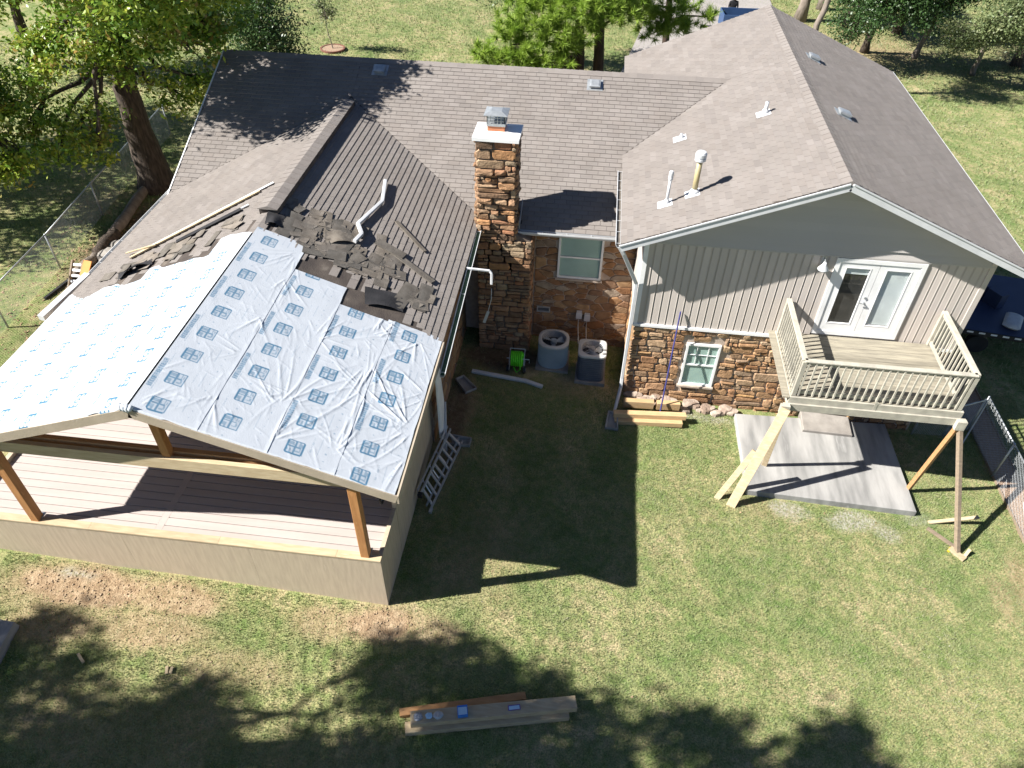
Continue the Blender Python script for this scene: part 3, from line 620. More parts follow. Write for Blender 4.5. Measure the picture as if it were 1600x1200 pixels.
# rubble ledge at the wall foot
MT['palestone'] = ramp_rnd('pale foot stone', [(.36, .28, .22), (.42, .35, .29), (.30, .22, .165), (.40, .31, .25)], .9, .8, 20, .4, 7)
ft = []
for i in range(26):
    x = .25+i*.105+rng.uniform(-.04, .04); y = rng.uniform(-.42, -.1)*(.5+.5*min(1, x/1.4)); r_ = rng.uniform(.09, .17); n_ = 8
    poly = [(x+r_*1.3*math.cos(6.283*k/n_)*rng.uniform(.8, 1.1), y+r_*math.sin(6.283*k/n_)*rng.uniform(.8, 1.1)) for k in range(n_)]
    ft.append((poly, gz(x)-.02+.10*(1+y/.45)))
for poly, z0 in ft:
    lay([poly], (0, 0, z0), (1, 0, 0), (0, 1, 0), (0, 0, 1), 'palestone', swR, .06, .11, 1.0)
swM = MB().add([(-2.72, 1.966, -.5), (-.0, 1.966, -.5), (-.0, 1.966, 3.55), (-2.72, 1.966, 3.55)], [(0, 1, 2, 3)]).build('stone_wall', 'mortar_p', house, label='rust brown flagstone wall behind the air conditioners')
MW = (-2.07, -.87, 1.98, 3.31)
lay(flags(-2.66, -.02, -.35, 3.52, 165, .012, [MW], 1.9), (0, 1.965, 0), (1, 0, 0), (0, 0, 1), (0, -1, 0), 'flag', swM, .018, .035, .9, .90, .15)
swL = MB().add([(-4.598, -2.7, -.5), (-4.598, 1.95, -.5), (-4.598, 1.95, 3.55), (-4.598, -2.7, 3.55)], [(0, 1, 2, 3)]).build('stone_wall', 'mortar_p', house, label='shaded stone side wall beneath the mossy gutter')
lay(flags(-2.68, 1.9, -.3, 3.5, 190, .012, (), 1.9), (-4.595, 0, 0), (0, 1, 0), (0, 0, 1), (1, 0, 0), 'flag', swL, .018, .035, .35, .90, .15)
# chimney
CX0, CX1, CY0, CY1, CZ = -4.10, -3.13, 1.20, 1.98, 6.06
mb = MB(); mb.box(CX0+.03, CX1-.03, CY0+.03, CY1, 2.5, CZ); mb.box(CX0+.03, -2.72, CY0+.03, 1.96, -.6, 3.42)
mb.prism([(CX1-.04, CY0+.03, 3.42), (-2.72, CY0+.03, 3.42), (CX1-.04, CY0+.03, 3.66)], (0, .70, 0)); chim = mb.build('chimney', 'mortar_d', house, label='tall fieldstone chimney with white cap slab')
lay(ledge(CX0, CX1, 3.45, CZ-.02, .10, .26, 1.2, 3.4, .012), (0, CY0+.03, 0), (1, 0, 0), (0, 0, 1), (0, -1, 0), 'chim', chim, .03, .13, 1.2)
lay(ledge(CY0, CY1, 3.45, CZ-.02, .10, .24, .9, 2.4, .010), (CX1-.03, 0, 0), (0, 1, 0), (0, 0, 1), (1, 0, 0), 'chim', chim, .03, .08, .8)
lay(ledge(CY0, CY1, 3.6, CZ-.02, .10, .24, .9, 2.4, .010), (CX0+.03, 0, 0), (0, 1, 0), (0, 0, 1), (-1, 0, 0), 'chim', chim, .03, .08, .3)
lay(ledge(CX0, -2.70, -.3, 3.45, .10, .22, 1.0, 2.8, .010), (0, CY0+.03, 0), (1, 0, 0), (0, 0, 1), (0, -1, 0), 'chim', chim, .03, .08, .75)
lay(ledge(CY0, 1.95, -.3, 3.45, .12, .24, 1.0, 2.4, .010), (-2.72, 0, 0), (0, 1, 0), (0, 0, 1), (1, 0, 0), 'chim', chim, .02, .05, .3)
ST.sort(key=lambda q: -q[0])
rest = {}
for i, (pr_, part, (vs, fs), mat) in enumerate(ST):
    if i < 300: MB().add(vs, fs).build('stone', mat, part)
    else: rest.setdefault(mat, MB()).add(vs, fs)
allst = MB(); mats = []; mi = []
for k, mbr in rest.items():
    mats.append(k); mi += [len(mats)-1]*len(mbr.f); n_ = len(allst.v); allst.v += mbr.v; allst.f += [tuple(a+n_ for a in f) for f in mbr.f]; allst.r += mbr.r
o = allst.build('stones', mats[0], house, kind='stuff')
for k in mats[1:]: o.data.materials.append(MT[k])
o.data.polygons.foreach_set('material_index', np.array(mi, np.int32))
mb = MB(); mb.loops([[(CX0-.06, CY0-.06, CZ-.03), (CX1+.05, CY0-.07, CZ-.03), (CX1+.06, CY1+.03, CZ-.03), (CX0-.05, CY1+.03, CZ-.03)], [(CX0-.06, CY0-.06, CZ+.05), (CX1+.05, CY0-.07, CZ+.05), (CX1+.06, CY1+.03, CZ+.05), (CX0-.05, CY1+.03, CZ+.05)], [(CX0+.25, CY0+.2, CZ+.10), (CX1-.25, CY0+.2, CZ+.10), (CX1-.25, CY1-.2, CZ+.10), (CX0+.25, CY1-.2, CZ+.10)]])
mb.build('cap_slab', 'white_trim', chim)
fx, fy = (CX0+CX1)/2-.03, 1.62
mb = MB(); mb.box(fx-.2, fx+.2, fy-.19, fy+.19, CZ+.06, CZ+.24); mb.build('flue_tile', 'terra', chim)
mb = MB(); mb.box(fx-.22, fx+.22, fy-.21, fy+.21, CZ+.22, CZ+.28)
for i in range(6):
    for yy in (fy-.2, fy+.2): mb.beam((fx-.2+i*.08, yy, CZ+.27), (fx-.2+i*.08, yy, CZ+.48), .014, .014)
    for xx in (fx-.2, fx+.2): mb.beam((xx, fy-.2+i*.08, CZ+.27), (xx, fy-.2+i*.08, CZ+.48), .014, .014)
for zz in (CZ+.34, CZ+.41):
    for yy in (fy-.2, fy+.2): mb.beam((fx-.2, yy, zz), (fx+.2, yy, zz), .012, .012)
mb.loops([[(fx-.27, fy-.26, CZ+.47), (fx+.27, fy-.26, CZ+.47), (fx+.27, fy+.26, CZ+.47), (fx-.27, fy+.26, CZ+.47)], [(fx-.27, fy-.26, CZ+.485), (fx+.27, fy-.26, CZ+.485), (fx+.27, fy+.26, CZ+.485), (fx-.27, fy+.26, CZ+.485)], [(fx-.12, fy-.10, CZ+.54), (fx+.12, fy-.10, CZ+.54), (fx+.12, fy+.10, CZ+.54), (fx-.12, fy+.10, CZ+.54)]])
mb.build('chimney_cap', 'galv', chim)
mb = MB(); mb.prism([(CX1+.08, CY0+.1, 3.75), (CX1+.08, CY1, 4.05), (CX1+.08, CY1, 4.2), (CX1+.08, CY0+.1, 3.9)], (.02, 0, 0)); mb.build('flashing', 'galv', chim)
# siding of the right wing
DX0, DX1, DZ0, DZ1 = 4.22, 6.17, 2.30, 4.42
ZT, ZB = 2.10, 4.44; bw = .183; nb = int(round(7.5/bw)); bw = 7.5/nb
for i in range(nb):
    x0 = .03+i*bw; x1 = x0+bw
    spans = [(ZT+.03, ZB-.01)]
    if x1 > DX0+.04 and x0 < DX1-.04:
        if x0 >= DX0-.02 and x1 <= DX1+.02: spans = [(ZT+.03, DZ0-.02)]
        else: pass
    for z0, z1 in spans:
        mb = MB(); prof = [(x0, .03), (x0, .014), (x0+.006, .006), (x0+.03, -.004), (x1-.030, -.008), (x1-.022, -.014), (x1-.014, -.012), (x1-.012, .016), (x1, .018), (x1, .03)]
        mb.prism([(x, y, z0) for x, y in prof], (0, 0, z1-z0)); mb.build('siding_board', 'siding', house)
le = .19; z = ZB+.03
while z < 6.2:
    z1 = z+le; hw = lambda zz: max(0, (RZ-.13-zz)/RP)
    a0, a1 = RX-hw(z)+.1, RX+hw(z)-.1; a0, a1 = max(a0, 0.0), min(a1, 7.57); b0, b1 = max(RX-hw(z1)+.05, 0), min(RX+hw(z1)-.05, 7.57)
    if b1-b0 > .05:
        mb = MB(); mb.add([(a0, -.036, z), (a1, -.036, z), (b1, .006, z1-.012), (b0, .006, z1-.012), (a0, .028, z), (a1, .028, z), (b1, .028, z1-.012), (b0, .028, z1-.012)], [(0, 1, 2, 3), (0, 4, 5, 1), (4, 7, 6, 5), (1, 5, 6, 2), (0, 3, 7, 4)]); mb.build('lap_board', 'lap', house)
    z = z1
for nm, a, b, w_, h_ in (('base_trim', (-.03, -.015, ZT), (7.56, -.015, ZT), .07, .07), ('band_trim', (0, -.012, ZB+.01), (7.5, -.012, ZB+.01), .05, .035)):
    MB().beam(a, b, w_, h_).build(nm, 'white_trim' if nm == 'base_trim' else 'lap', house)
MB().box(-.035, .075, -.035, .02, ZT-.02, 4.55).build('corner_trim', 'white_trim', house); MB().box(7.46, 7.58, -.033, .02, ZT-.02, 4.6).build('corner_trim', 'siding', house)
MB().box(-.036, -.005, .02, 1.9, 2.05, 4.6).build('side_siding', 'siding', house)
# french door
fd = MB()
def frame(mb, x0, x1, z0, z1, y0, y1, w):
    mb.box(x0, x1, y0, y1, z1-w, z1); mb.box(x0, x1, y0, y1, z0, z0+w); mb.box(x0, x0+w, y0, y1, z0+w, z1-w); mb.box(x1-w, x1, y0, y1, z0+w, z1-w); return mb
fdo = frame(fd, DX0, DX1, DZ0, DZ1, -.045, .02, .10).build('french_door', 'white_trim', house, label='white double french door onto the balcony')
for i, (a, b) in enumerate(((DX0+.10, (DX0+DX1)/2-.005), ((DX0+DX1)/2+.005, DX1-.10))):
    f2 = MB(); w_ = b-a
    f2.box(a, b, -.025, .01, DZ0+.10, DZ0+.34); f2.box(a, b, -.025, .01, DZ1-.24, DZ1-.10); f2.box(a, a+.17, -.025, .01, DZ0+.34, DZ1-.24); f2.box(b-.17, b, -.025, .01, DZ0+.34, DZ1-.24)
    frame(f2, a+.155, b-.155, DZ0+.325, DZ1-.225, -.032, .0, .022); f2.build('door_leaf', 'white_trim', fdo)
    MB().add([(a+.17, .0, DZ0+.34), (b-.17, .0, DZ0+.34), (b-.17, .0, DZ1-.24), (a+.17, .0, DZ1-.24)], [(0, 1, 2, 3)]).build('pane', 'glass_w', fdo)
    if i == 1:
        bl = MB(); z = DZ0+.36
        while z < DZ1-.25: bl.add([(a+.17, .012, z), (b-.17, .012, z), (b-.17, .024, z+.024), (a+.17, .024, z+.024)], [(0, 1, 2, 3)]); z += .026
        bl.build('blind', 'curtain', fdo)
    else:
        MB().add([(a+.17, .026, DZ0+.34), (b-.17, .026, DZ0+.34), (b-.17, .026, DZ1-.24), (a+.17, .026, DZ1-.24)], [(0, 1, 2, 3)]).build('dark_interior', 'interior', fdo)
        bl = MB(); z = DZ1-.42
        while z < DZ1-.25: bl.add([(a+.17, .012, z), (b-.17, .012, z), (b-.17, .022, z+.024), (a+.17, .022, z+.024)], [(0, 1, 2, 3)]); z += .026
        bl.build('blind', 'curtain', fdo)
hx = (DX0+DX1)/2-.07
mb = MB(); mb.tube([(hx, -.02, DZ0+.98), (hx, -.07, DZ0+.98), (hx+.0, -.085, DZ0+.98)], [.03, .012, .012], 10); mb.beam((hx, -.08, DZ0+.98), (hx-.10, -.08, DZ0+.985), .018, .018); mb.tube([(hx, -.02, DZ0+1.12), (hx, -.05, DZ0+1.12)], .028, 10); mb.build('door_handle', 'galv', fdo)
# windows
def window(x0, x1, z0, z1, yf, label, grille=False, dirn=1):
    o = frame(MB(), x0, x1, z0, z1, yf-.05, yf+.02, .055).build('window', 'white_trim', house, label=label)
    zm = (z0+z1)/2; mb = MB(); mb.box(x0+.05, x1-.05, yf-.035, yf+.0, zm-.022, zm+.022)
    if grille:
        for k in (1, 2): xx = x0+(x1-x0)*k/3; mb.box(xx-.009, xx+.009, yf-.028, yf-.012, zm, z1-.05)
        mb.box(x0+.05, x1-.05, yf-.027, yf-.013, zm+(z1-zm)*.48-.009, zm+(z1-zm)*.48+.009)
    mb.build('sash_bar', 'white_trim', o)
    for a, b in ((z0+.055, zm-.022), (zm+.022, z1-.055)): MB().add([(x0+.055, yf-.01, a), (x1-.055, yf-.01, a), (x1-.055, yf-.01, b), (x0+.055, yf-.01, b)], [(0, 1, 2, 3)]).build('pane', 'glass', o)
    bl = MB(); z = z0+.06
    while z < z1-.06: bl.add([(x0+.055, yf-.002, z), (x1-.055, yf-.002, z), (x1-.055, yf+.008, z+.034), (x0+.055, yf+.008, z+.034)], [(0, 1, 2, 3)]); z += .036
    bl.build('blind', 'curtain', o)
    MB().box(x0-.04, x1+.04, yf-.10, yf-.0, z0-.05, z0-.002).build('sill', 'mortar', o)
window(-2.05, -.88, 2.0, 3.29, 1.95, 'white double hung window with blinds above the air conditioners')
window(WX0, WX1, WZ0, WZ1, .015, 'small white window with muntins in the stone wall', True)
# lower door below the balcony
ld = frame(MB(), DLX0, DLX1, gz(5.3)+.28, 1.7, -.03, .02, .09).build('lower_door', 'white_trim', house, label='white lower door hidden beneath the balcony')
MB().box(DLX0+.09, DLX1-.09, -.015, .015, gz(5.3)+.37, 1.61).build('door_leaf', 'white_trim', ld)
# wall lamp
wl = MB(); wl.box(3.90, 3.98, -.03, .0, 4.25, 4.42); wl.tube([(3.94, -.02, 4.34), (3.94, -.10, 4.40), (3.94, -.17, 4.36)], .012, 6); o = wl.build('wall_lamp', 'galv', house, label='gooseneck lamp left of the french door')
wl = MB(); wl.loops([[(3.94+r*math.cos(q), -.17+r*math.sin(q), zz) for q in (6.283*k/16 for k in range(16))] for r, zz in ((.035, 4.36), (.05, 4.30), (.12, 4.19), (.125, 4.17), (.10, 4.18))], True, True); wl.build('lamp_shade', 'white_metal', o, smooth=True)
# crawl vent
cv = frame(MB(), -2.55, -2.18, .80, .98, 1.90, 1.94, .03).build('foundation_vent', 'alum', house); MB().box(-2.53, -2.2, 1.925, 1.935, .82, .96).build('louvre', 'ac_dark', cv)
# downspout at the wing corner
def pipe(name, pts, w, h, mat, parent, label=None):
    mb = MB()
    for a, b in zip(pts[:-1], pts[1:]): mb.beam(a, b, w, h, (0, 1, 0.2), .012)
    return mb.build(name, mat, parent, label=label)
pipe('downspout', [(REL-.06, -.42, REZ-.10), (-.50, -.38, 4.30), (-.10, -.09, 3.35), (-.09, -.09, 3.0), (-.09, -.09, .35), (-.09, -.13, .1), (-.20, -.75, -.10), (-.24, -.95, -.15)], .085, .065, 'white_metal', house, 'white downspout running down the wing corner')
pipe('downspout', [(LER+.05, -.55, LEZ-.04), (-3.52, -.55, LEZ-.06), (-3.47, -.57, LEZ-.12), (-3.47, -.60, 3.35)], .06, .045, 'white_metal', house, 'bent downspout arm sticking out of the mossy gutter')
mb = MB(); mb.tube([(-3.47, -.60, 3.22), (-3.48, -.62, 2.9), (-3.56, -.62, 2.55)], .010, 6); mb.beam((-3.55, -.62, 2.56), (-3.66, -.60, 2.2), .07, .02, (0, 1, 0)); mb.build('hanging_strap', 'white_metal', house)
mb = MB(); mb.prism([(-4.42, -2.6, 2.7), (-4.42, -2.9, 2.5), (-4.45, -2.75, .25), (-4.40, -2.62, .05), (-4.38, -2.45, 1.2)], (.03, .01, 0)); mb.build('loose_trim', 'white_trim', house, label='torn white trim board hanging by the side wall')
mb = MB(); mb.prism([(-4.35, .55, 3.4), (-4.30, .2, 3.35), (-4.35, .1, 2.55), (-4.40, .3, 2.2), (-4.42, .45, 2.9)], (.02, 0, 0)); mb.build('loose_felt', 'mortar_d', house)
# vents and pipes on the roof
def boxvent(S_, u, v, w=.30, l=.30, h=.13):
    mb = MB(); q = lambda a, b, c: S_.p(u+a, v+b, c)
    mb.loops([[q(-w/2-.07, -l/2-.05, .018), q(w/2+.07, -l/2-.05, .018), q(w/2+.07, l/2+.07, .018), q(-w/2-.07, l/2+.07, .018)], [q(-w/2-.07, -l/2-.05, .024), q(w/2+.07, -l/2-.05, .024), q(w/2+.07, l/2+.07, .024), q(-w/2-.07, l/2+.07, .024)], [q(-w/2+.03, -l/2+.03, .026), q(w/2-.03, -l/2+.03, .026), q(w/2-.03, l/2-.03, .026), q(-w/2+.03, l/2-.03, .026)], [q(-w/2+.03, -l/2+.03, .07), q(w/2-.03, -l/2+.03, .07), q(w/2-.03, l/2-.03, .05), q(-w/2+.03, l/2-.03, .05)]])
    o = mb.build('roof_vent', 'galv', house); hd = MB()
    hd.loops([[q(-w/2, -l/2, .07), q(w/2, -l/2, .07), q(w/2, l/2, .05), q(-w/2, l/2, .05)], [q(-w/2, -l/2, h*.9), q(w/2, -l/2, h*.9), q(w/2, l/2, h*.7), q(-w/2, l/2, h*.7)], [q(-w/2+.05, -l/2+.05, h), q(w/2-.05, -l/2+.05, h), q(w/2-.05, l/2-.05, h*.85), q(-w/2+.05, l/2-.05, h*.85)]]); hd.build('vent_hood', 'galv', o)
k = math.hypot(1, MP)
boxvent(SM, -7.62, (6.20-MEY)*k); boxvent(SM, -1.5, (6.12-MEY)*k)
kr = math.hypot(1, RP)
boxvent(SRR, 7.59, (RER-4.52)*kr); boxvent(SRR, 3.68, (RER-4.55)*kr)
def stack(x, y, r, h, mat, capr, capmat, label):
    z = zRL(x); fl = MB(); S_ = SRL; u, v = y, (x-REL)*kr; q = lambda a, b, c: S_.p(u+a, v+b, c)
    fl.loops([[q(-.16, -.2, .017), q(.16, -.2, .017), q(.16, .14, .017), q(-.16, .14, .017)], [q(-.16, -.2, .024), q(.16, -.2, .024), q(.16, .14, .024), q(-.16, .14, .024)]]); 
    fl.loops([[(x+rr*math.cos(t_), y+rr*math.sin(t_), zz) for t_ in (6.283*k_/16 for k_ in range(16))] for rr, zz in ((r*1.9, z-.03), (r*1.7, z+.09), (r*1.02, z+.13))])
    o = fl.build('roof_pipe', capmat, house, label=label)
    MB().tube([(x, y, z-.05), (x, y, z+h)], r, 16).build('pipe', mat, o, smooth=True)
    if capr:
        c = MB(); c.loops([[(x+rr*math.cos(t_), y+rr*math.sin(t_), z+h+zz) for t_ in (6.283*k_/20 for k_ in range(20))] for rr, zz in ((capr*.9, -.06), (capr*.98, -.055), (capr*.98, .0), (capr*.86, .005), (capr*.86, .025), (capr, .03), (capr, .10), (capr*.8, .14), (capr*.3, .155))]); c.build('pipe_cap', capmat, o)
stack(.95, .79, .062, .86, 'yellowpipe', .125, 'white_metal', 'fat yellowed flue with a round white cap')
stack(.37, .68, .034, .66, 'white_metal', .055, 'white_metal', 'thin white flue with a small cap')
stack(2.73, 3.77, .045, .30, 'white_metal', 0, 'white_metal', 'short white vent pipe high on the slope')
stack(.82, 3.82, .03, .14, 'white_metal', 0, 'white_metal', 'stubby vent pipe near the valley')
# ---------------------------------------------------------------- covered porch under construction
porch = thing('covered_porch', 'unfinished covered porch with printed white underlayment on its gable roof', 'porch', (LX, -5, gz(LX)))
PYF, PYW, PXR, PZW, PFZ = -7.35, -7.2, -4.644, 1.52, 1.42
for x0, x1 in ((-13.1, -9.78), (-9.776, -7.22), (-7.216, -4.644)):
    MB().prism([(x0, PYW, gz(x0)-.05), (x1, PYW, gz(x1)-.05), (x1, PYW, PZW-.035), (x0, PYW, PZW-.035)], (0, .10, 0)).build('knee_wall_panel', 'ply', porch)
x = -13.1
for w_ in (2.7, 2.6, 2.3, .86): MB().box(x, x+w_-.004, PYW-.012, PYW+.15, PZW-.033, PZW+.006).build('top_plate', 'pine', porch); x += w_
MB().prism([(PXR, PYW+.102, gz(PXR)-.05), (PXR, -5.95, gz(PXR)-.05), (PXR, -5.95, PZW), (PXR, PYW+.102, PZW)], (-.08, 0, 0)).build('side_panel', 'ply', porch)
MB().prism([(PXR+.003, -5.944, gz(PXR)-.05), (PXR+.003, -2.68, gz(PXR)-.05), (PXR+.003, -2.68, 3.62), (PXR+.003, -5.944, 3.62)], (-.08, 0, 0)).build('side_panel', 'ply', porch)
MB().box(-13.1, -13.0, PYW+.151, -2.7, gz(-13)-.1, PZW).build('side_panel', 'ply', porch)
y = PYW+.152; bwid = .19; DV = -9.13
while y < -2.75:
    y1 = min(y+bwid, -2.70)
    for a, b in ((-12.99, DV-.073), (DV+.073, PXR-.085)):
        mb = MB(); mb.prism([(a, y+.006, PFZ-.03), (a, y1-.006, PFZ-.03), (a, y1-.006, PFZ-.008), (a, y1-.014, PFZ), (a, y+.014, PFZ), (a, y+.006, PFZ-.008)], (b-a, 0, 0)); mb.build('floor_board', 'pfloor', porch)
    y = y1
MB().box(DV-.07, DV+.07, PYW+.155, -2.72, PFZ-.03, PFZ+.001).build('divider_board', 'pfloor', porch)
MB().box(-12.98, PXR-.09, PYW+.153, -2.72, PFZ-.25, PFZ-.035).build('floor_frame', 'treated', porch)
for x, y in ((-11.50, -7.09), (-4.95, -7.08)):
    MB().beam((x, y, PZW-.02), (x, y, 3.52), .165, .165, (0, 1, 0), .008).build('post', 'cedar_v', porch)
    MB().box(x-.10, x+.10, y-.0, y+.14, PZW+.007, PZW+.03).build('post_base', 'galv', porch)
for x in (-11.50, -4.95): MB().beam((x, -3.0, PFZ), (x, -3.0, 3.52), .165, .165, (0, 1, 0), .008).build('post', 'cedar_v', porch)
for x in (-11.95, -4.42): MB().beam((x, -7.2, 3.50), (x, -2.75, 3.50), .09, .2).build('eave_beam', 'cedar', porch)
MB().beam((-12.2, -7.02, 3.56), (-4.3, -7.02, 3.56), .09, .26).build('tie_beam', 'pine', porch, label='pale tie beam spanning the gable truss')
MB().beam((-12.1, -6.86, 3.60), (-4.4, -6.86, 3.60), .09, .26).build('tie_beam', 'cedar', porch)
MB().beam((LX, -6.94, 3.6), (LX, -6.94, 5.05), .15, .15, (0, 1, 0), .006).build('king_post', 'cedar_v', porch)
for yy in (-6.95, -5.6, -4.3):
    for xe in (LER-.35, LEL+.35): MB().beam((xe, yy, zL(xe)-.19), (LX, yy, LZ-.19), .06, .15, (0, 0, 1)).build('rafter', 'cedar', porch)
def pdeck(S_):
    mb = MB(); q = [S_.p(PYF, 0), S_.p(LYT-.004, 0), S_.p(LYT-.004, lenL), S_.p(PYF, lenL)]; mb.prism(q, -S_.N*.08); return mb.build('roof_deck', 'ply', porch)
pd1, pd2 = pdeck(SLR), pdeck(SLL)
for xe, sg in ((LER, 1), (LEL, -1)):
    a = Vector((xe+.02*sg, PYF-.002, LEZ-.085)); b = Vector((LX, PYF-.002, LZ-.085)); n_ = Vector((LP*sg, 0, 1)).normalized()
    mb = MB(); mb.prism([a-n_*.11, b-n_*.11, b+n_*.072, a+n_*.072], (0, -.035, 0)); mb.build('rake_fascia', 'fasc', porch)
    mb = MB(); mb.prism([a-n_*.11+Vector((0, .003, 0)), b-n_*.11+Vector((0, .003, 0)), b-n_*.09+Vector((0, .003, 0)), a-n_*.09+Vector((0, .003, 0))], (0, .25, 0)); mb.build('rake_soffit', 'fasc', porch)
    mb = MB(); mb.beam((xe+.035*sg, PYF-.035, LEZ-.10), (xe+.035*sg, LYT+.02, LEZ-.10), .03, .20); mb.build('eave_fascia', 'fasc', porch)
# printed underlayment
def rect(A, B, a0, a1, b0, b1): return (A > a0) & (A < a1) & (B > b0) & (B < b1)
def letters(A, B, n, w, h, seed):
    """row of small block letters along A, unit cell w x h, starting at (0,0)"""
    r_ = np.random.default_rng(seed); out = np.zeros(A.shape)
    for i in range(n):
        a = A-i*w; k = r_.integers(0, 5)
        out += rect(a, B, .1*w, .3*w, 0, h)
        if k in (0, 1, 3): out += rect(a, B, .1*w, .8*w, .78*h, h)
        if k in (0, 2, 4): out += rect(a, B, .1*w, .8*w, 0, .22*h)
        if k in (1, 2, 3): out += rect(a, B, .1*w, .7*w, .4*h, .6*h)
        if k in (3, 4): out += rect(a, B, .62*w, .82*w, 0, h)
    return clip01(out)
def ink_right(Y, B, k, bl):
    ink = np.zeros(Y.shape)
    for i in range(11):
        yc = -7.12+i*.612+(.0, .12, .03, -.10)[k]; a = Y-yc; b = B-bl; s_ = .148
        a_, b_ = np.abs(a), np.abs(b); inside = (a_ < s_) & (b_ < s_) & (a_+b_ < s_*1.86)
        edge = inside & ~((a_ < s_-.028) & (b_ < s_-.028) & (a_+b_ < s_*1.86-.036))
        ink = np.maximum(ink, inside*.20); ink = np.maximum(ink, edge*.95)
        ink = np.maximum(ink, (inside & (np.abs(b+.005) < .014))*.85)
        ink = np.maximum(ink, (inside & (np.abs(a-.01) < .012) & (b < .1))*.8)
        for da, db, la, lb in ((.075, -.075, .03, .045), (.05, -.04, .012, .06), (-.075, -.07, .045, .014), (-.06, -.105, .03, .010), (.075, .07, .045, .014), (.06, .10, .03, .010), (-.07, .06, .014, .04), (-.04, .095, .03, .012)):
            ink = np.maximum(ink, rect(a-da, b-db, -la, la, -lb, lb)*.62)
        ink = np.maximum(ink, ((a+.31)**2+(b+.02)**2 < .0003)*.35)
        if i % 2 == (k % 2): ink = np.maximum(ink, np.maximum(letters(Y-yc-.30, B-(bl-.36), 13, .052, .085, 5+k)*.8, rect(Y-yc-.30, B-(bl-.36), 0, .68, 0, .085)*.42))
        ink = np.maximum(ink, letters(Y-yc-.2, B-(bl-.26), 14, .024, .014, 9)*.35)
        ink = np.maximum(ink, letters(Y-yc, B-(bl+.24), 11, .03, .022, 11)*.30)
        ink = np.maximum(ink, rect(Y-yc, B-(bl+.37), 0, .34, -.006, .006)*.25)
    ink = np.maximum(ink, ((np.mod(Y, .16) < .02) & (np.abs(B-(bl+.50)) < .010))*.5)
    return ink
def ink_left(Y, B):
    ink = np.zeros(Y.shape)
    for j in range(5):
        for i in range(8):
            yc = -7.25+i*.62+(j % 2)*.31; bc = .42+j*.86; a, b = Y-yc, B-bc
            for s_ in (-.16, .16):
                sg = 1 if s_ > 0 else -1
                ink = np.maximum(ink, rect(a-s_, b, -.018, .018, -.10, .10)*1.0)
                for q in (-.085, 0, .085): ink = np.maximum(ink, rect(sg*(s_-a), b-q, -.02, .07, -.016, .016)*.9)
            ink = np.maximum(ink, ((np.hypot(a, b) < .06) & (np.hypot(a, b) > .03))*.9)
            if i % 2 == 0: ink = np.maximum(ink, letters(Y-yc-.1, B-bc-.36, 26, .034, .04, 3+j)*.95)
    return ink
BUND = [(-5.3, 3.25, 0, 6.28, 15, 1.0), (-6.35, 2.1, -1.2, 1.9, 13, 1.25), (-6.1, 2.0, 3.6, 5.3, 7, .7), (-4.45, 2.1, .2, 2.2, 9, .9), (-3.55, 3.9, 2.4, 5.2, 10, 1.1), (-5.9, 4.25, 3.4, 6.1, 11, 1.2), (-6.9, 3.2, -.4, 1.6, 9, .9),
        (-6.6, 1.02, 2.6, 4.6, 7, .6), (-2.3, .95, 2.7, 4.4, 8, .8), (-3.2, 1.05, 2.2, 3.6, 6, .6), (-4.4, 1.05, 2.4, 4.4, 6, .55), (-5.5, 1.05, -2.6, -1.0, 6, .55), (-7.2, .15, .2, 1.5, 6, .5), (-6.5, .08, .6, 1.6, 5, .4), (-3.9, 3.1, -.2, 1.2, 8, .8), (-4.7, 3.25, 2.2, 3.6, 8, .9), (-6.6, 4.4, 2.6, 4.8, 7, .9), (-7.1, 2.2, -.3, 1.3, 8, .8), (-5.0, 4.35, 2.2, 5.4, 8, .9), (-3.4, 3.15, .6, 2.6, 8, .7)]
def _foldlist():
    r = np.random.default_rng(77); out = []
    for y, d, a0, a1, n, L in BUND:
        for i in range(n): out.append((y+r.normal(0, .05), d+r.normal(0, .05), a0+(a1-a0)*(i+r.uniform(-.35, .35)+.5)/n, L*r.uniform(.6, 1.7), r.uniform(.009, .020), r.uniform(.35, 1.0), r.normal(0, .16), r.uniform(.0, .12)))
    for i in range(190): out.append((r.uniform(-7.3, -2.9), r.uniform(.2, 4.3), r.choice([1.9, 2.4, -.5, 2.9])+r.normal(0, .25), r.uniform(.25, .8), r.uniform(.009, .018), r.uniform(.12, .42), r.normal(0, .3), .1))
    return out
FOLDS = _foldlist()
def folds(Y, D, amp):
    """long creases drawn out from the fixing points (D = distance from the ridge)"""
    h = np.zeros(Y.shape); y0, y1, d0, d1 = Y.min(), Y.max(), D.min(), D.max()
    for (y, d, a, L, w, A_, cv, st_) in FOLDS:
        if y < y0-L or y > y1+L or d < d0-L or d > d1+L: continue
        dy, dd_ = Y-y, D-d; t = dy*math.cos(a)+dd_*math.sin(a); n = -dy*math.sin(a)+dd_*math.cos(a)-cv*t*t
        f = t/L; env = clip01((f-.02-st_)*9)*clip01(1-f)**.7
        ww = w*(.7+1.2*np.clip(f, 0, 1))
        h += A_*env*np.exp(-(n/ww)**2)
    h = np.minimum(h, 1.25)
    return .47*amp*(h+.5*(fbm(Y*2, D*2, 3)-.5)+.16*(fbm(Y*9, D*9, 2)-.5))
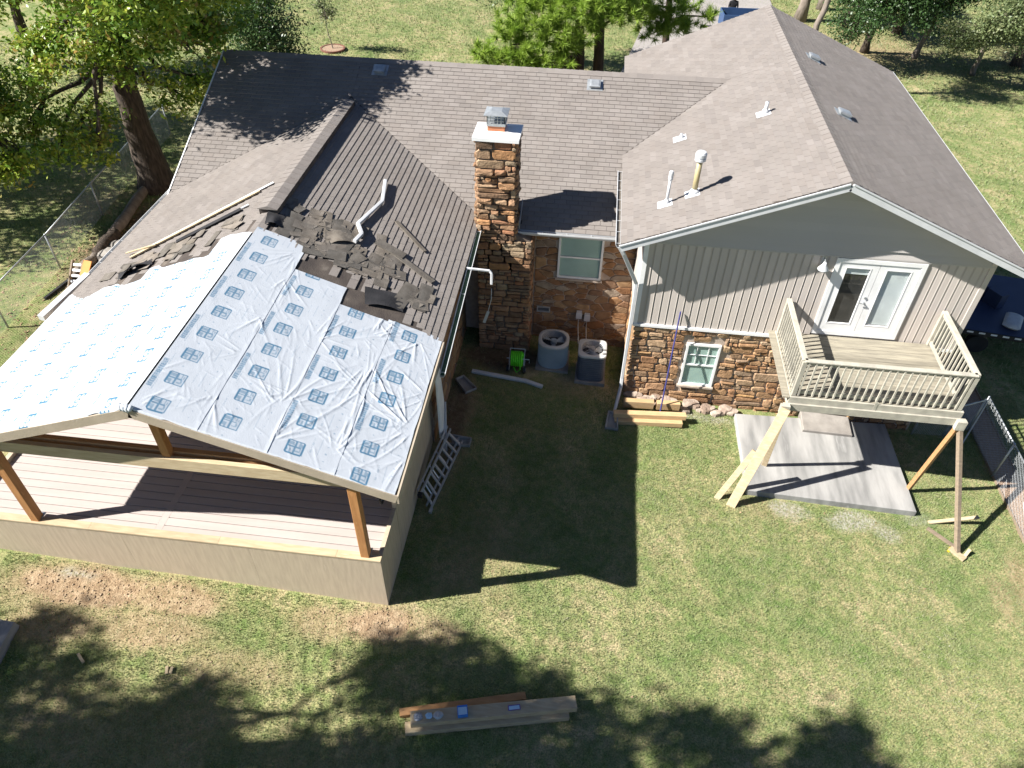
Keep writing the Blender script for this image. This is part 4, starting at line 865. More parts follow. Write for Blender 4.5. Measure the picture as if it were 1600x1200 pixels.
def sheet(S_, y0, y1, d0, d1, lift, kind, k=0, bl=.37, amp=.02, ragged=.0, st=.0165):
    ny_ = int((y1-y0)/st)+1; nd = max(2, int((d1-d0)/st)+1)
    Y, D = np.meshgrid(np.linspace(y0, y1, ny_), np.linspace(d0, d1, nd)); Yg = Y.copy()
    top = clip01((Y-(y1-.35))/.35); Yg = Y+top*ragged*(fbm(D*1.6+k*3, Y*0+k)-.5)*2
    low = clip01(((y0+.25)-Y)/.25); Yg = Yg+low*.09*(fbm(D*3.1+k*9, Y*0+2)-.5)
    H = np.maximum(folds(Y, D, amp), -.004)+lift; D = D+clip01((D-(d1-.25))/.25)*.035*(fbm(Y*1.7+k*5, Y*0+3, 3)-.6)
    H += clip01((D-(d1-.06))/.06)*.010*(fbm(Y*3, D*0+k, 3)-.2)
    V = np.array(S_.E)[None, None]+np.array(S_.A)*Yg[..., None]+np.array(S_.U)*(lenL-D)[..., None]+np.array(S_.N)*H[..., None]
    # fold the lower edge down over the rake
    over = np.maximum(0, (PYF-.01)-Yg); V[..., 2] -= over*.8; V[..., 1] += over*.7
    ink = ink_right(Y, D-d0, k, bl) if kind == 'R' else ink_left(Y, D)
    ii = np.arange(ny_*nd).reshape(nd, ny_); Fq = np.stack([ii[:-1, :-1], ii[:-1, 1:], ii[1:, 1:], ii[1:, :-1]], -1).reshape(-1, 4)
    if (np.cross(np.array(V[0, 1]-V[0, 0]), np.array(V[1, 0]-V[0, 0])))[2] < 0: Fq = Fq[:, ::-1].copy()
    return arr_mesh('underlayment_sheet', V.reshape(-1, 3), Fq, 'wrap', porch, attrs=[('ink', 'POINT', clip01(ink.ravel()))], smooth=True)
kL = math.hypot(1, LP); dd = lambda x: abs(x-LX)*kL
sheet(SLR, -7.40, -1.88, -.0, dd(-7.20), .021, 'R', 0, .38, .026)
sheet(SLR, -7.40, -2.77, dd(-7.30), dd(-6.15), .018, 'R', 1, dd(-6.83)-dd(-7.30), .030)
sheet(SLR, -7.40, -3.32, dd(-6.25), dd(-5.10), .016, 'R', 2, dd(-5.80)-dd(-6.25), .036)
sheet(SLR, -7.40, -3.26, dd(-5.20), dd(-4.115), .014, 'R', 3, dd(-4.72)-dd(-5.20), .034)
sheet(SLL, -7.42, -2.05, -.0, dd(-9.0), .040, 'L', 0, 0, .006, .22)
sheet(SLL, -7.42, -2.62, dd(-8.95), dd(-10.5), .030, 'L', 1, 0, .006, .20)
sheet(SLL, -7.44, -2.98, dd(-10.42), dd(-12.40), .018, 'L', 2, 0, .006, .28)
mb = MB()      # bunched end of the ridge sheet
for i in range(4): mb.tube([(LX-.14+.07*i, PYF+.02, LZ+.045-.012*abs(i-2)), (LX-.10+.05*i, PYF-.04, LZ+.02-.01*i), (LX-.07+.045*i, PYF-.055, LZ-.03-.015*(i % 3))], [.045, .035, .018], 8)
mb.build('bunched_underlayment', 'wrap', porch, smooth=True)
mb = MB(); mb.tube([(-4.80+.0*q, -6.2+.13*math.cos(q), PFZ+.78+.18*math.sin(q)) for q in np.linspace(0, 6.0, 22)], .022, 6); one('cable_coil', mb, 'dark', 'black cable coil hanging inside the right porch wall', 'cable', smooth=True)
# ---------------------------------------------------------------- balcony deck
bal = thing('balcony_deck', 'weathered wooden balcony deck with slatted railing below the french door', 'balcony', (5.25, -1.2, 2.25))
BX0, BX1, BYF, BZ = 3.42, 7.02, -2.33, 2.25
y = -.04; i = 0
while y > BYF+.02:
    y0 = max(y-.138, BYF); MB().box(BX0+.0, BX1-.0, y0+.004, y, BZ-.035+.002*(i % 3), BZ+.002*(i % 3)).build('deck_board', 'deckwood', bal); y -= .140; i += 1
MB().box(BX0, BX1, BYF-.045, BYF-.002, BZ-.26, BZ-.005).build('rim_joist', 'railwood', bal); MB().box(BX0-.14, BX1+.14, BYF-.09, BYF-.048, BZ-.36, BZ-.17).build('beam', 'railwood', bal)
for xx in (BX0-.042, BX1+.002): MB().box(xx, xx+.04, BYF-.045, .0, BZ-.27, BZ-.004).build('rim_joist', 'railwood', bal)
MB().box(BX0-.19, BX0-.045, BYF-.05, .0, BZ-.03, BZ+.005).build('edge_plank', 'deckwood', bal)
for k in range(1, 7): MB().box(BX0+k*.51, BX0+k*.51+.045, BYF, -.02, BZ-.26, BZ-.04).build('joist', 'treated', bal)
RZT = 3.25
def rail(p0, p1, n, name='railing'):
    p0, p1 = Vector(p0), Vector(p1); d = (p1-p0)
    MB().beam(p0+Vector((0, 0, RZT-.02)), p1+Vector((0, 0, RZT-.02)), .12, .036, ch=.006).build('top_rail', 'railwood', bal)
    MB().beam(p0+Vector((0, 0, RZT-.085)), p1+Vector((0, 0, RZT-.085)), .036, .085).build('under_rail', 'railwood', bal)
    MB().beam(p0+Vector((0, 0, BZ+.10)), p1+Vector((0, 0, BZ+.10)), .036, .085).build('bottom_rail', 'railwood', bal)
    side = d.normalized().cross(Vector((0, 0, 1)))*.034
    for k in range(n):
        q = p0+d*((k+.6)/(n+.2))+side; MB().beam(q+Vector((0, 0, BZ+.02)), q+Vector((0, 0, RZT-.05)), .034, .034, (0, 1, 0)).build('baluster', 'railwood', bal)
rail((BX0+.05, BYF+.05, 0), (BX1-.05, BYF+.05, 0), 23)
rail((BX0+.05, -.05, 0), (BX0+.05, BYF+.05, 0), 15); rail((BX1-.05, BYF+.05, 0), (BX1-.05, -.05, 0), 15)
for xx, yy in ((BX0+.05, BYF+.05), (BX1-.05, BYF+.05), (BX0+.05, -.06), (BX1-.05, -.06)): MB().beam((xx, yy, BZ-.2), (xx, yy, RZT-.04), .088, .088, (0, 1, 0)).build('post', 'railwood', bal)
MB().box((BX0+BX1)/2-.03, (BX0+BX1)/2+.03, BYF-.052, BYF-.046, BZ-.2, BZ+.08).build('rail_block', 'railwood', bal)
for xx in (BX0-.10, BX1+.04): MB().box(xx-.10, xx+.10, BYF-.20, BYF-.092, BZ-.40, BZ-.16).build('beam_end_cap', 'railwood', bal)
# temporary shoring
zp = gz(5)+.14
def plank(name, a, b, w, h, mat, label, cat='prop', upv=(0, 0, 1), group=None):
    mb = MB(); mb.beam(a, b, w, h, upv, .004); return one(name, mb, mat, label, cat, group)
plank('shoring_plank', (2.55, -3.42, gz(2.5)-.02), (3.30, -2.62, BZ-.14), .21, .04, 'pine', 'wide pale plank propping the left corner of the balcony', upv=(-.3, -.85, .4))
plank('shoring_plank', (2.24, -3.24, gz(2.3)-.02), (2.88, -2.86, .95), .14, .045, 'pine', 'narrow pale plank lapped beside the wide left balcony prop', upv=(-.3, -.85, .4))
plank('shoring_strut', (3.46, -2.12, gz(3.5)+.15), (3.36, -2.45, BZ-.34), .13, .05, 'pine', 'short strut standing on the patio behind the left balcony prop')
plank('shoring_strut', (6.93, -2.22, gz(6.9)+.13), (7.03, -2.46, BZ-.38), .095, .095, 'cedar', 'tan strut leaning from the patio edge to the right balcony corner')
plank('shoring_post', (7.63, -3.90, gz(7.6)-.04), (7.10, -2.45, BZ-.38), .095, .095, 'treated', 'long grey brown post slanting out to the lawn from the right balcony corner')
plank('stake_board', (7.20, -3.10, gz(7.2)+.02), (8.28, -2.98, gz(8.2)+.30), .09, .035, 'pine', 'thin yellow board nailed across the slanting balcony post')
plank('stake_board', (7.12, -3.28, gz(7.2)+.03), (7.62, -3.75, gz(7.6)+.03), .09, .045, 'treated', 'grey board on the grass running to the foot of the slanting post')
plank('foot_block', (7.48, -3.78, gz(7.6)+.03), (7.72, -4.06, gz(7.7)+.03), .15, .05, 'pine', 'pale block under the slanting post')
plank('foot_block', (7.72, -4.0, gz(7.7)), (7.86, -3.84, gz(7.7)+.14), .07, .04, 'pine', 'small pale stake right of the slanting post foot')
plank('foot_block', (7.42, -3.88, gz(7.6)+.02), (7.52, -3.76, gz(7.6)+.02), .06, .03, mk('yellow paint', (.62, .44, .03), None, 5, .6), 'tiny yellow wedge at the slanting post foot')
# patio and step
pt = MB(); g0 = gz(2.95)+.17; g1 = gz(6.9)+.17
pt.loops([[(2.95, -3.0, g0-.4), (6.92, -2.95, g1-.4), (6.90, -.04, g1-.4), (2.93, -.40, g0-.4)], [(2.95, -3.0, g0-.012), (6.92, -2.95, g1-.012), (6.90, -.04, g1-.012), (2.93, -.40, g0-.012)], [(2.962, -2.988, g0), (6.908, -2.938, g1), (6.89, -.05, g1), (2.942, -.41, g0)]])
o = one('patio_slab', pt, 'conc', 'pale grey concrete patio slab below the balcony', 'patio')
st = MB(); st.loops([[(4.62, -.76, gz(5)+.05), (5.88, -.72, gz(5.8)+.05), (5.92, -.05, gz(5.8)+.05), (4.66, -.05, gz(5)+.05)], [(4.62, -.76, gz(5)+.26), (5.88, -.72, gz(5.8)+.24), (5.92, -.05, gz(5.8)+.24), (4.66, -.05, gz(5)+.26)], [(4.64, -.74, gz(5)+.275), (5.86, -.70, gz(5.8)+.255), (5.90, -.06, gz(5.8)+.255), (4.68, -.06, gz(5)+.275)]])
one('door_step', st, 'conc_old', 'single concrete step at the lower door on the patio', 'step')
pc = MB(); pc.loops([[(-13.2, -9.6, gz(-12)-.1), (-11.2, -9.75, gz(-12)-.1), (-11.33, -8.72, gz(-12)-.1), (-13.2, -8.65, gz(-12)-.1)], [(-13.2, -9.6, gz(-12)+.12), (-11.25, -9.75, gz(-12)+.12), (-11.38, -8.74, gz(-12)+.12), (-13.2, -8.65, gz(-12)+.12)]]); one('concrete_pad', pc, 'conc', 'corner of a concrete pad at the left edge of the lawn', 'pad')
# ---------------------------------------------------------------- air conditioners
def rr(cx, cy, w, d, r, z, n=48, circ=None):
    out = []
    for k in range(n):
        t_ = 2*math.pi*(k+.5)/n; c, s_ = math.cos(t_), math.sin(t_)
        if circ: out.append((cx+circ*c, cy+circ*s_, z)); continue
        e = 2+8*(1-min(1, r*2/w))**2; k_ = (abs(c/(w/2))**e+abs(s_/(d/2))**e)**(-1/e); out.append((cx+k_*c, cy+k_*s_, z))
    return out
def ac(label, cx, cy, w, r, h, z0, body, top, fins, hubs):
    t = thing('air_conditioner', label, 'air conditioner', (cx, cy, z0), 'air conditioners by the stone wall')
    MB().box(cx-w*.53, cx+w*.54, cy-w*.56, cy+w*.53, z0-.10, z0+.07).build('base_slab', 'conc_old', t)
    b = z0+.072; fr_ = w*.40
    mb = MB(); mb.loops([rr(cx, cy, w*.97, w*.97, r, b), rr(cx, cy, w*.97, w*.97, r, b+h*.06), rr(cx, cy, w*.94, w*.94, r, b+h*.07), rr(cx, cy, w*.94, w*.94, r, b+h-.06)], True, False); cab = mb.build('cabinet', body, t)
    g = MB()
    if fins == 'v':
        P0 = rr(cx, cy, w*.965, w*.965, r, b+h*.08, 84); P1 = rr(cx, cy, w*.965, w*.965, r, b+h-.07, 84)
        for k in range(84): g.beam(P0[k], P1[k], .022, .022, (0, 1, 0))
    else:
        for k in range(11):
            z = b+h*.08+k*(h*.84)/11; A = rr(cx, cy, w*.965, w*.965, r, z); B = rr(cx, cy, w*.985, w*.985, r, z+.012); Cc = rr(cx, cy, w*.945, w*.945, r, z+.034); g.loops([A, B, Cc], False, False)
    g.build('grille', body, t)
    tp = MB(); tp.loops([rr(cx, cy, w*.94, w*.94, r, b+h-.065), rr(cx, cy, w, w, r, b+h-.06), rr(cx, cy, w, w, r, b+h-.01), rr(cx, cy, w*.97, w*.97, r, b+h), rr(cx, cy, 0, 0, 0, b+h+.012, circ=fr_*1.06), rr(cx, cy, 0, 0, 0, b+h+.006, circ=fr_), rr(cx, cy, 0, 0, 0, b+h-.22, circ=fr_*.97)], False, False)
    tp.build('top_shroud', top, t, smooth=False)
    MB().add([(cx+fr_*math.cos(q), cy+fr_*math.sin(q), b+h-.21) for q in np.linspace(0, 6.283, 25)[:-1]], [tuple(range(24))]).build('fan_well', 'dark', t)
    f = MB()
    for k in range(3 if fins == 'v' else 4):
        q = k*2*math.pi/(3 if fins == 'v' else 4)+.5; a, bb = q-.35, q+.35
        f.add([(cx+.07*math.cos(a), cy+.07*math.sin(a), b+h-.13), (cx+.92*fr_*math.cos(a), cy+.92*fr_*math.sin(a), b+h-.15), (cx+.95*fr_*math.cos(bb), cy+.95*fr_*math.sin(bb), b+h-.08), (cx+.07*math.cos(bb), cy+.07*math.sin(bb), b+h-.10)], [(0, 1, 2, 3)])
    f.tube([(cx, cy, b+h-.16), (cx, cy, b+h-.05)], .085, 14); f.build('fan', 'ac_grey' if fins == 'v' else 'alum', t)
    gd = MB()
    if hubs:
        for q in np.linspace(0, 6.283, 9)[:-1]: gd.beam((cx, cy, b+h+.012), (cx+fr_*math.cos(q), cy+fr_*math.sin(q), b+h+.006), .008, .008)
        gd.tube([(cx, cy, b+h), (cx, cy, b+h+.02)], .07, 12)
    for rad in np.linspace(.3, .95, 6): gd.tube([(cx+fr_*rad*math.cos(q), cy+fr_*rad*math.sin(q), b+h+.008) for q in np.linspace(0, 6.283, 33)], .003, 4, False)
    gd.build('fan_guard', 'alum' if hubs else 'ac_dark', t)
ac('rounded blue grey air conditioner with upright ribs', -1.98, .93, .84, .30, .74, gz(-2), 'ac_grey', 'ac_top', 'v', False)
ac('dark louvred air conditioner with a pale square top', -.92, .56, .76, .12, .86, gz(-1)+.02, 'ac_dark', 'ac_top', 'h', True)
for i, (x, z, lab) in enumerate(((-1.36, .72, 'left grey electrical box on the flagstone wall'), (-1.13, .66, 'right grey electrical box on the flagstone wall'))):
    t = thing('electrical_box', lab, 'electrical box', (x, 1.9, z), 'disconnect boxes')
    MB().box(x-.075, x+.075, 1.82, 1.925, z, z+.22).build('box', 'white_metal', t); MB().box(x-.082, x+.082, 1.812, 1.822, z+.02, z+.225).build('lid', 'white_metal', t)
    MB().tube([(x, 1.88, z), (x+.0, 1.86, z-.25), (x+.03, 1.70, z-.5), (x+.05, 1.5, z-.62)], .014, 8).build('conduit', 'alum', t)
# hose reel cart
hx, hy, hz0 = -2.93, .42, gz(-2.9)
t = thing('hose_reel', 'wheeled reel wound with bright lime green hose', 'hose reel', (hx, hy, hz0))
mb = MB(); pts = []
for lay_ in range(3):
    for q in np.linspace(0, 6.283*6, 120): pts.append((hx-.16+.32*((q/37.7) if lay_ % 2 == 0 else 1-q/37.7), hy+(.13+.032*lay_)*math.cos(q), hz0+.36+(.13+.032*lay_)*math.sin(q)))
mb.tube(pts, .023, 6); mb.tube([(hx+.1, hy-.18, hz0+.42), (hx+.12, hy-.25, hz0+.2), (hx+.02, hy-.27, hz0+.10), (hx-.06, hy-.24, hz0+.25)], .016, 6); mb.build('hose', 'hose', t, smooth=True)
mb = MB()
for s_ in (-1, 1): mb.tube([(hx+s_*.2, hy-.15, hz0+.06), (hx+s_*.2, hy, hz0+.36), (hx+s_*.2, hy+.2, hz0+.55)], .011, 6); mb.tube([(hx+s_*.2, hy-.15, hz0+.06), (hx+s_*.2, hy+.3, hz0+.05)], .014, 6)
mb.tube([(hx-.2, hy+.2, hz0+.55), (hx+.2, hy+.2, hz0+.55)], .011, 6); mb.tube([(hx-.28, hy, hz0+.36), (hx+.34, hy, hz0+.36), (hx+.34, hy, hz0+.24)], .012, 6); mb.build('frame', 'alum', t)
for s_ in (-1, 1):
    mb = MB(); mb.tube([(hx+s_*.23-.03, hy-.12, hz0+.10), (hx+s_*.23+.03, hy-.12, hz0+.10)], .10, 18); w_ = mb.build('wheel', 'dark', t); MB().tube([(hx+s_*.23-.035, hy-.12, hz0+.10), (hx+s_*.23+.035, hy-.12, hz0+.10)], .04, 12).build('hub', 'alum', w_)
# ---------------------------------------------------------------- loose things on the ground
def bent_pipe(name, pts, w, h, label, mat='white_metal'):
    mb = MB()
    for a, b in zip(pts[:-1], pts[1:]):
        d = (Vector(b)-Vector(a)).normalized()*.02; mb.beam(Vector(a)-d, Vector(b)+d, w, h, (0, 0, 1), .012)
    return one(name, mb, mat, label, 'downspout')
bent_pipe('fallen_downspout', [(-4.08, .02, gz(-4)+.06), (-2.62, -.10, gz(-2.6)+.06), (-2.18, -.24, gz(-2.2)+.06)], .11, .085, 'white downspout lying on the grass in front of the hose reel')
def splash(x, y, rz, label):
    t = MB(); c, s_ = math.cos(rz), math.sin(rz); g = gz(x)
    q = lambda a, b, z: (x+a*c-b*s_, y+a*s_+b*c, g+z)
    t.loops([[q(-.13, -.3, 0), q(.13, -.3, 0), q(.17, .3, 0), q(-.17, .3, 0)], [q(-.13, -.3, .10), q(.13, -.3, .10), q(.17, .3, .09), q(-.17, .3, .09)], [q(-.10, -.27, .10), q(.10, -.27, .10), q(.14, .31, .09), q(-.14, .31, .09)], [q(-.08, -.25, .04), q(.08, -.25, .04), q(.11, .31, .02), q(-.11, .31, .02)]])
    one('splash_block', t, 'conc', label, 'splash block', 'concrete splash blocks')
splash(-.27, -1.15, math.pi-.05, 'splash block below the wing corner downspout'); splash(-4.20, -.52, math.pi+.7, 'tilted splash block beside the torn trim'); splash(-4.02, -2.58, math.pi/2-.05, 'splash block sticking out behind the ladder')
mb = MB(); mb.beam((-4.42, -2.15, gz(-4.4)+.9), (-4.28, -2.95, gz(-4.3)+.02), .09, .06, (0, 1, 0), .01); one('leaning_downspout', mb, 'white_metal', 'short white downspout piece leaning on the side wall above the ladder', 'downspout')
t = thing('ladder', 'folded aluminium step ladder lying on its side by the porch wall', 'ladder', (-4.3, -3.6, gz(-4.3)))
A0, A1 = Vector((-4.28, -4.75, gz(-4.3)+.05)), Vector((-3.92, -2.58, gz(-4)+.05)); B0, B1 = Vector((-4.50, -4.62, gz(-4.4)+.42)), Vector((-4.22, -2.52, gz(-4.2)+.36))
for a, b in ((A0, A1), (B0, B1)): MB().beam(a, b, .03, .085, (0, 0, 1)).build('rail', 'alum', t)
off = Vector((-.10, .05, .06)); 
for a, b in ((A0+off, A1+off), (B0+off*.8, B1+off*.8)): MB().beam(a, b, .03, .06, (0, 0, 1)).build('rear_rail', 'alum', t)
for k in range(8):
    f_ = .06+.125*k; MB().beam(A0.lerp(A1, f_), B0.lerp(B1, f_), .075, .03, (1, 0, 0)).build('step', 'alum', t)
for k in range(4):
    f_ = .15+.22*k; MB().beam((A0+off).lerp(A1+off, f_), (B0+off*.8).lerp(B1+off*.8, f_), .03, .02).build('rear_brace', 'alum', t)
MB().beam(B0-Vector((.06, .05, 0)), B0+Vector((.04, -.05, 0)), .09, .10).build('foot', 'dark', t); MB().beam(A0-Vector((.0, .08, .03)), A0+Vector((.02, .05, -.02)), .06, .11).build('foot', 'alum', t)
def timber(a, b, w, h, label, group, mat='cedar_l'):
    mb = MB(); mb.beam(a, b, w, h, (0, 0, 1), .005); return one('timber', mb, mat, label, 'timber', group)
G1 = 'timbers stacked by the stone wall'; g = gz(.7)
timber((-.22, -1.13, g+.07), (1.52, -.98, g+.05), .15, .14, 'lower timber of the front stack by the stone wall', G1)
timber((-.25, -1.00, g+.21), (1.60, -.84, g+.19), .16, .14, 'upper timber of the front stack by the stone wall', G1)
timber((.0, -.56, g+.22), (.78, -.52, g+.21), .15, .22, 'short timber block left of the leaning bar', G1); timber((.86, -.51, g+.20), (1.46, -.46, g+.19), .15, .22, 'short timber block right of the leaning bar', G1)
mb = MB(); mb.tube([(.96, -.72, gz(1)-.0), (1.06, -.06, 2.62)], .020, 8); one('leaning_bar', mb, 'steel_blue', 'thin blue violet bar leaning against the siding', 'bar')
G2 = 'timbers lying on the lawn'; 
timber((-3.92, -9.30, gz(-3.9)+.06), (-1.72, -8.66, gz(-1.7)+.07), .14, .10, 'reddish single timber behind the lawn stack', G2, 'cedar')
timber((-3.76, -9.56, gz(-3.7)+.07), (-.92, -8.86, gz(-.9)+.08), .20, .14, 'bottom timber of the lawn stack, mostly covered', G2, 'pine')
timber((-3.68, -9.44, gz(-3.7)+.21), (-.80, -8.72, gz(-.8)+.22), .24, .14, 'broad top timber of the lawn stack carrying packets', G2, 'pine')
def on_timber(f_): return Vector((-3.68, -9.44, gz(-3.7)+.282)).lerp(Vector((-.80, -8.72, gz(-.8)+.292)), f_)
ang = math.atan2(.72, 2.88)
def packet(name, f_, w, d, h, mat, label, cat, top=None):
    c = on_timber(f_); t = MB(); q = lambda a, b, z: (c.x+a*math.cos(ang)-b*math.sin(ang), c.y+a*math.sin(ang)+b*math.cos(ang), c.z+z)
    t.loops([[q(-w, -d, .002), q(w, -d, .002), q(w, d, .002), q(-w, d, .002)], [q(-w, -d, h), q(w, -d, h), q(w, d, h), q(-w, d, h)]]); 
    th_ = thing(name, label, cat, c); t.build('box', mat, th_)
    if top: u = MB(); u.add([q(-w*.86, -d*.9, h+.003), q(w*.86, -d*.9, h+.003), q(w*.86, d*.6, h+.003), q(-w*.86, d*.6, h+.003)], [(0, 1, 2, 3)]); u.build('printed_label', top, th_)
packet('screw_box', .31, .09, .09, .10, 'label_blue', 'blue cardboard box with pale label on the lawn timbers', 'box', 'label_pale')
packet('blade_pack', .62, .11, .045, .02, 'violet', 'flat violet packet on the lawn timbers', 'packet', 'label_pale')
def baggy(f_, label, mat, s_=.08):
    c = on_timber(f_); mb = MB(); 
    rings = [[(c.x+s_*r*math.cos(q)*rng.uniform(.8, 1.2), c.y+s_*r*math.sin(q)*rng.uniform(.8, 1.1), c.z+z*rng.uniform(.8, 1.2)) for q in np.linspace(0, 6.283, 13)[:-1]] for r, z in ((1, .003), (1.05, .015), (.7, .035), (.3, .04))]
    mb.loops(rings); one('parts_bag', mb, mat, label, 'bag', 'small bags on the lawn timbers')
baggy(.045, 'crumpled grey parts bag at the left end of the lawn timbers', 'clear'); baggy(.11, 'bluish parts bag second from the left on the lawn timbers', 'label_pale', .06); baggy(.165, 'dull parts bag just left of the blue box', 'galv', .08)
for a, b, lab in (((-9.98, -9.10), (-9.80, -9.24), 'single wood offcut on the shaded lawn at far left'), ((-8.30, -9.08), (-8.25, -9.22), 'left one of two small wood offcuts on the shaded lawn'), ((-8.20, -9.08), (-8.19, -9.20), 'right one of two small wood offcuts on the shaded lawn')):
    mb = MB(); mb.beam((*a, gz(a[0])+.04), (*b, gz(b[0])+.035), .05, .03); one('wood_offcut', mb, 'pine', lab, 'offcut', 'wood offcuts on the lawn')
# ---------------------------------------------------------------- loose things on the stripped roof
def onroof(x, y, h=0): return Vector((x, y, zL(x)+h))
mb = MB(); pts = [(-6.42, 1.58, .10), (-6.27, .66, .09), (-6.51, -.57, .09), (-6.33, -.93, .12), (-6.40, -1.27, .10)]
for (a, b) in zip(pts[:-1], pts[1:]): mb.beam(onroof(*a), onroof(*b), .085, .075, (.3, 0, 1), .012)
one('roof_downspout', mb, 'white_metal', 'crooked white downspout lying on the stripped roof slope', 'downspout')
def sh_mesh(n, w, l, curl):
    me = bpy.data.meshes.new('loose_shingle'); vs = []; fs = []; nu, nv = 4, 3
    for k, t_ in ((0, 0.0), (1, .007)):
        for j in range(nv+1):
            for i in range(nu+1): a, b = (i/nu-.5)*w, (j/nv-.5)*l; vs.append((a, b, t_+curl*(abs(a)/w*2)**2*.03+curl*.015*math.sin(b*9+n)))
    m_ = (nu+1)*(nv+1)
    for k in (0, 1):
        for j in range(nv):
            for i in range(nu): q = k*m_+j*(nu+1)+i; fs.append((q, q+1, q+nu+2, q+nu+1))
    bd = [i for i in range(nu+1)]+[(j+1)*(nu+1)+nu for j in range(nv)]+[nv*(nu+1)+i for i in range(nu-1, -1, -1)]+[j*(nu+1) for j in range(nv-1, 0, -1)]
    fs += [(bd[i], bd[(i+1) % len(bd)], m_+bd[(i+1) % len(bd)], m_+bd[i]) for i in range(len(bd))]
    me.from_pydata(vs, [], fs); fix(me); me.materials.append(MT['shingle_old']); return me
SHM = [sh_mesh(k, *q) for k, q in enumerate(((.30, .30, .3), (.90, .30, .5), (.60, .28, .4), (.30, .22, .6), (.62, .15, .3), (.45, .3, .8)))]
def loose(x, y, h, rz, k, label, group):
    o = bpy.data.objects.new('loose_shingle', SHM[k]); link(o); o['vary'] = 1.0
    sl = -LP if x > LX else LP; ax = Vector((1, 0, sl)).normalized(); ay = Vector((0, 1, 0)); az = ax.cross(ay)
    tx, ty = rng.uniform(-.035, .035), rng.uniform(-.035, .035); M_ = Matrix.Identity(3)
    for r_ in range(3): M_[r_][0] = ax[r_]; M_[r_][1] = ay[r_]; M_[r_][2] = az[r_]
    from mathutils import Euler
    M_ = M_ @ Euler((tx, ty, rz)).to_matrix(); M4 = M_.to_4x4(); M4.translation = onroof(x, y, h); o.matrix_world = M4
    return tag(o, label, 'shingle', group)
n_ = 0
while n_ < 82:
    f_ = rng.beta(1.1, 1.5); x = np.interp(f_, [0, .4, .75, 1], [-8.0, -6.75, -5.6, -4.6])+rng.normal(0, .22); y = np.interp(f_, [0, .4, .75, 1], [-1.10, -1.35, -1.85, -2.55])+rng.normal(0, .30)
    if x < LX+.25 or x > -4.25: continue
    sh = x < -7.3 and y < -1.8; sh |= -7.3 <= x < -6.2 and y < -2.6; sh |= x > -6.2 and y < -3.1
    if sh: continue
    loose(x, y, .021+.02*rng.random()*(1.6-f_), rng.choice([0, 1.57, rng.uniform(0, 3.1)], p=[.3, .4, .3])+rng.normal(0, .12), int(rng.choice(6, p=[.3, .1, .2, .15, .15, .1])), ('torn-off shingle in the heap nearest the ridge' if x < -7.3 else 'torn-off shingle in the heap around the crooked downspout' if x < -6.1 else 'torn-off shingle just above the black felt flap' if x < -5.2 else 'torn-off shingle lying nearest the mossy gutter'), 'torn-off shingles on the right slope'); n_ += 1
n_ = 0
while n_ < 20:
    f_ = rng.random(); x = np.interp(f_, [0, 1], [-8.7, -11.9])+rng.normal(0, .12); y = np.interp(f_, [0, .3, 1], [-1.35, -1.75, -2.5])+rng.normal(0, .20)
    if y < -2.0-.25*abs(x+8.9) : continue
    loose(x, y, .022+.016*rng.random(), rng.choice([0, 1.57, rng.uniform(0, 3.1)], p=[.15, .5, .35]), int(rng.choice(6, p=[.25, .15, .2, .1, .2, .1])), ('torn-off shingle below the dark flashing length on the left slope' if x > -10.3 else 'torn-off shingle near the crumpled black tuft on the left slope'), 'torn-off shingles on the left slope'); n_ += 1
def roofstrip(name, a, b, w, mat, label, cat, h=.05, t_=.02):
    mb = MB(); sl = -LP if a[0] > LX else LP; mb.beam(onroof(*a, h), onroof(*b, h), w, t_, (-sl, 0, 1)); one(name, mb, mat, label, cat)
roofstrip('flashing_strip', (-5.82, .12), (-5.0, -.62), .10, 'shingle_old', 'straight cut shingle strip highest on the right slope', 'strip', .06)
roofstrip('flashing_strip', (-5.75, -1.02), (-4.62, -1.62), .16, 'shingle_old', 'long bent strip below the highest cut strip', 'strip', .07)
roofstrip('flashing_strip', (-6.0, -.95), (-5.35, -1.12), .24, 'shingle_old', 'broad scrap strip beside the crooked downspout', 'strip', .09)
roofstrip('roof_board', (-8.72, .30), (-11.2, -1.55), .09, 'white_trim', 'long white trim board lying on the left slope', 'board', .05)
roofstrip('roof_board', (-8.95, .0), (-11.45, -1.82), .10, 'pine', 'long pine board beside the white trim on the left slope', 'board', .06, .03)
roofstrip('roof_board', (-10.9, -1.56), (-11.68, -1.60), .05, 'pine', 'short pine stick crossing the end of the long pine board', 'board', .10)
roofstrip('flashing_strip', (-9.1, -.78), (-10.35, -1.62), .17, 'black', 'dark metal flashing length below the pine board', 'flashing', .06)
roofstrip('roof_board', (-8.98, -.62), (-9.35, -.88), .06, 'white_trim', 'white stick end poking past the dark flashing', 'stick', .05)
# black felt flaps
def flap(x0, y0, w, l, rz, amp, label, mat='black'):
    mb = MB(); n1, n2 = 9, 8; vs = []
    for j in range(n2+1):
        for i in range(n1+1):
            a, b = (i/n1-.5)*w, (j/n2-.5)*l; xx = x0+a*math.cos(rz)-b*math.sin(rz); yy = y0+a*math.sin(rz)+b*math.cos(rz)
            u = i/n1; h = .03+amp*(math.sin(u*math.pi)**2)*(1-j/n2)+amp*.25*math.sin(j*1.3+i*.7)**2
            vs.append(onroof(xx, yy, h))
    fs = [(j*(n1+1)+i, j*(n1+1)+i+1, (j+1)*(n1+1)+i+1, (j+1)*(n1+1)+i) for j in range(n2) for i in range(n1)]; mb.add(vs, fs)
    one('felt_flap', mb, mat, label, 'felt', smooth=True)
flap(-5.42, -2.72, .75, .55, .25, .07, 'black felt flap folded up from the stripped right slope'); flap(-6.75, -1.2, .7, .55, .6, .10, 'grey crumpled felt on top of the shingle debris heap', 'shingle_old')
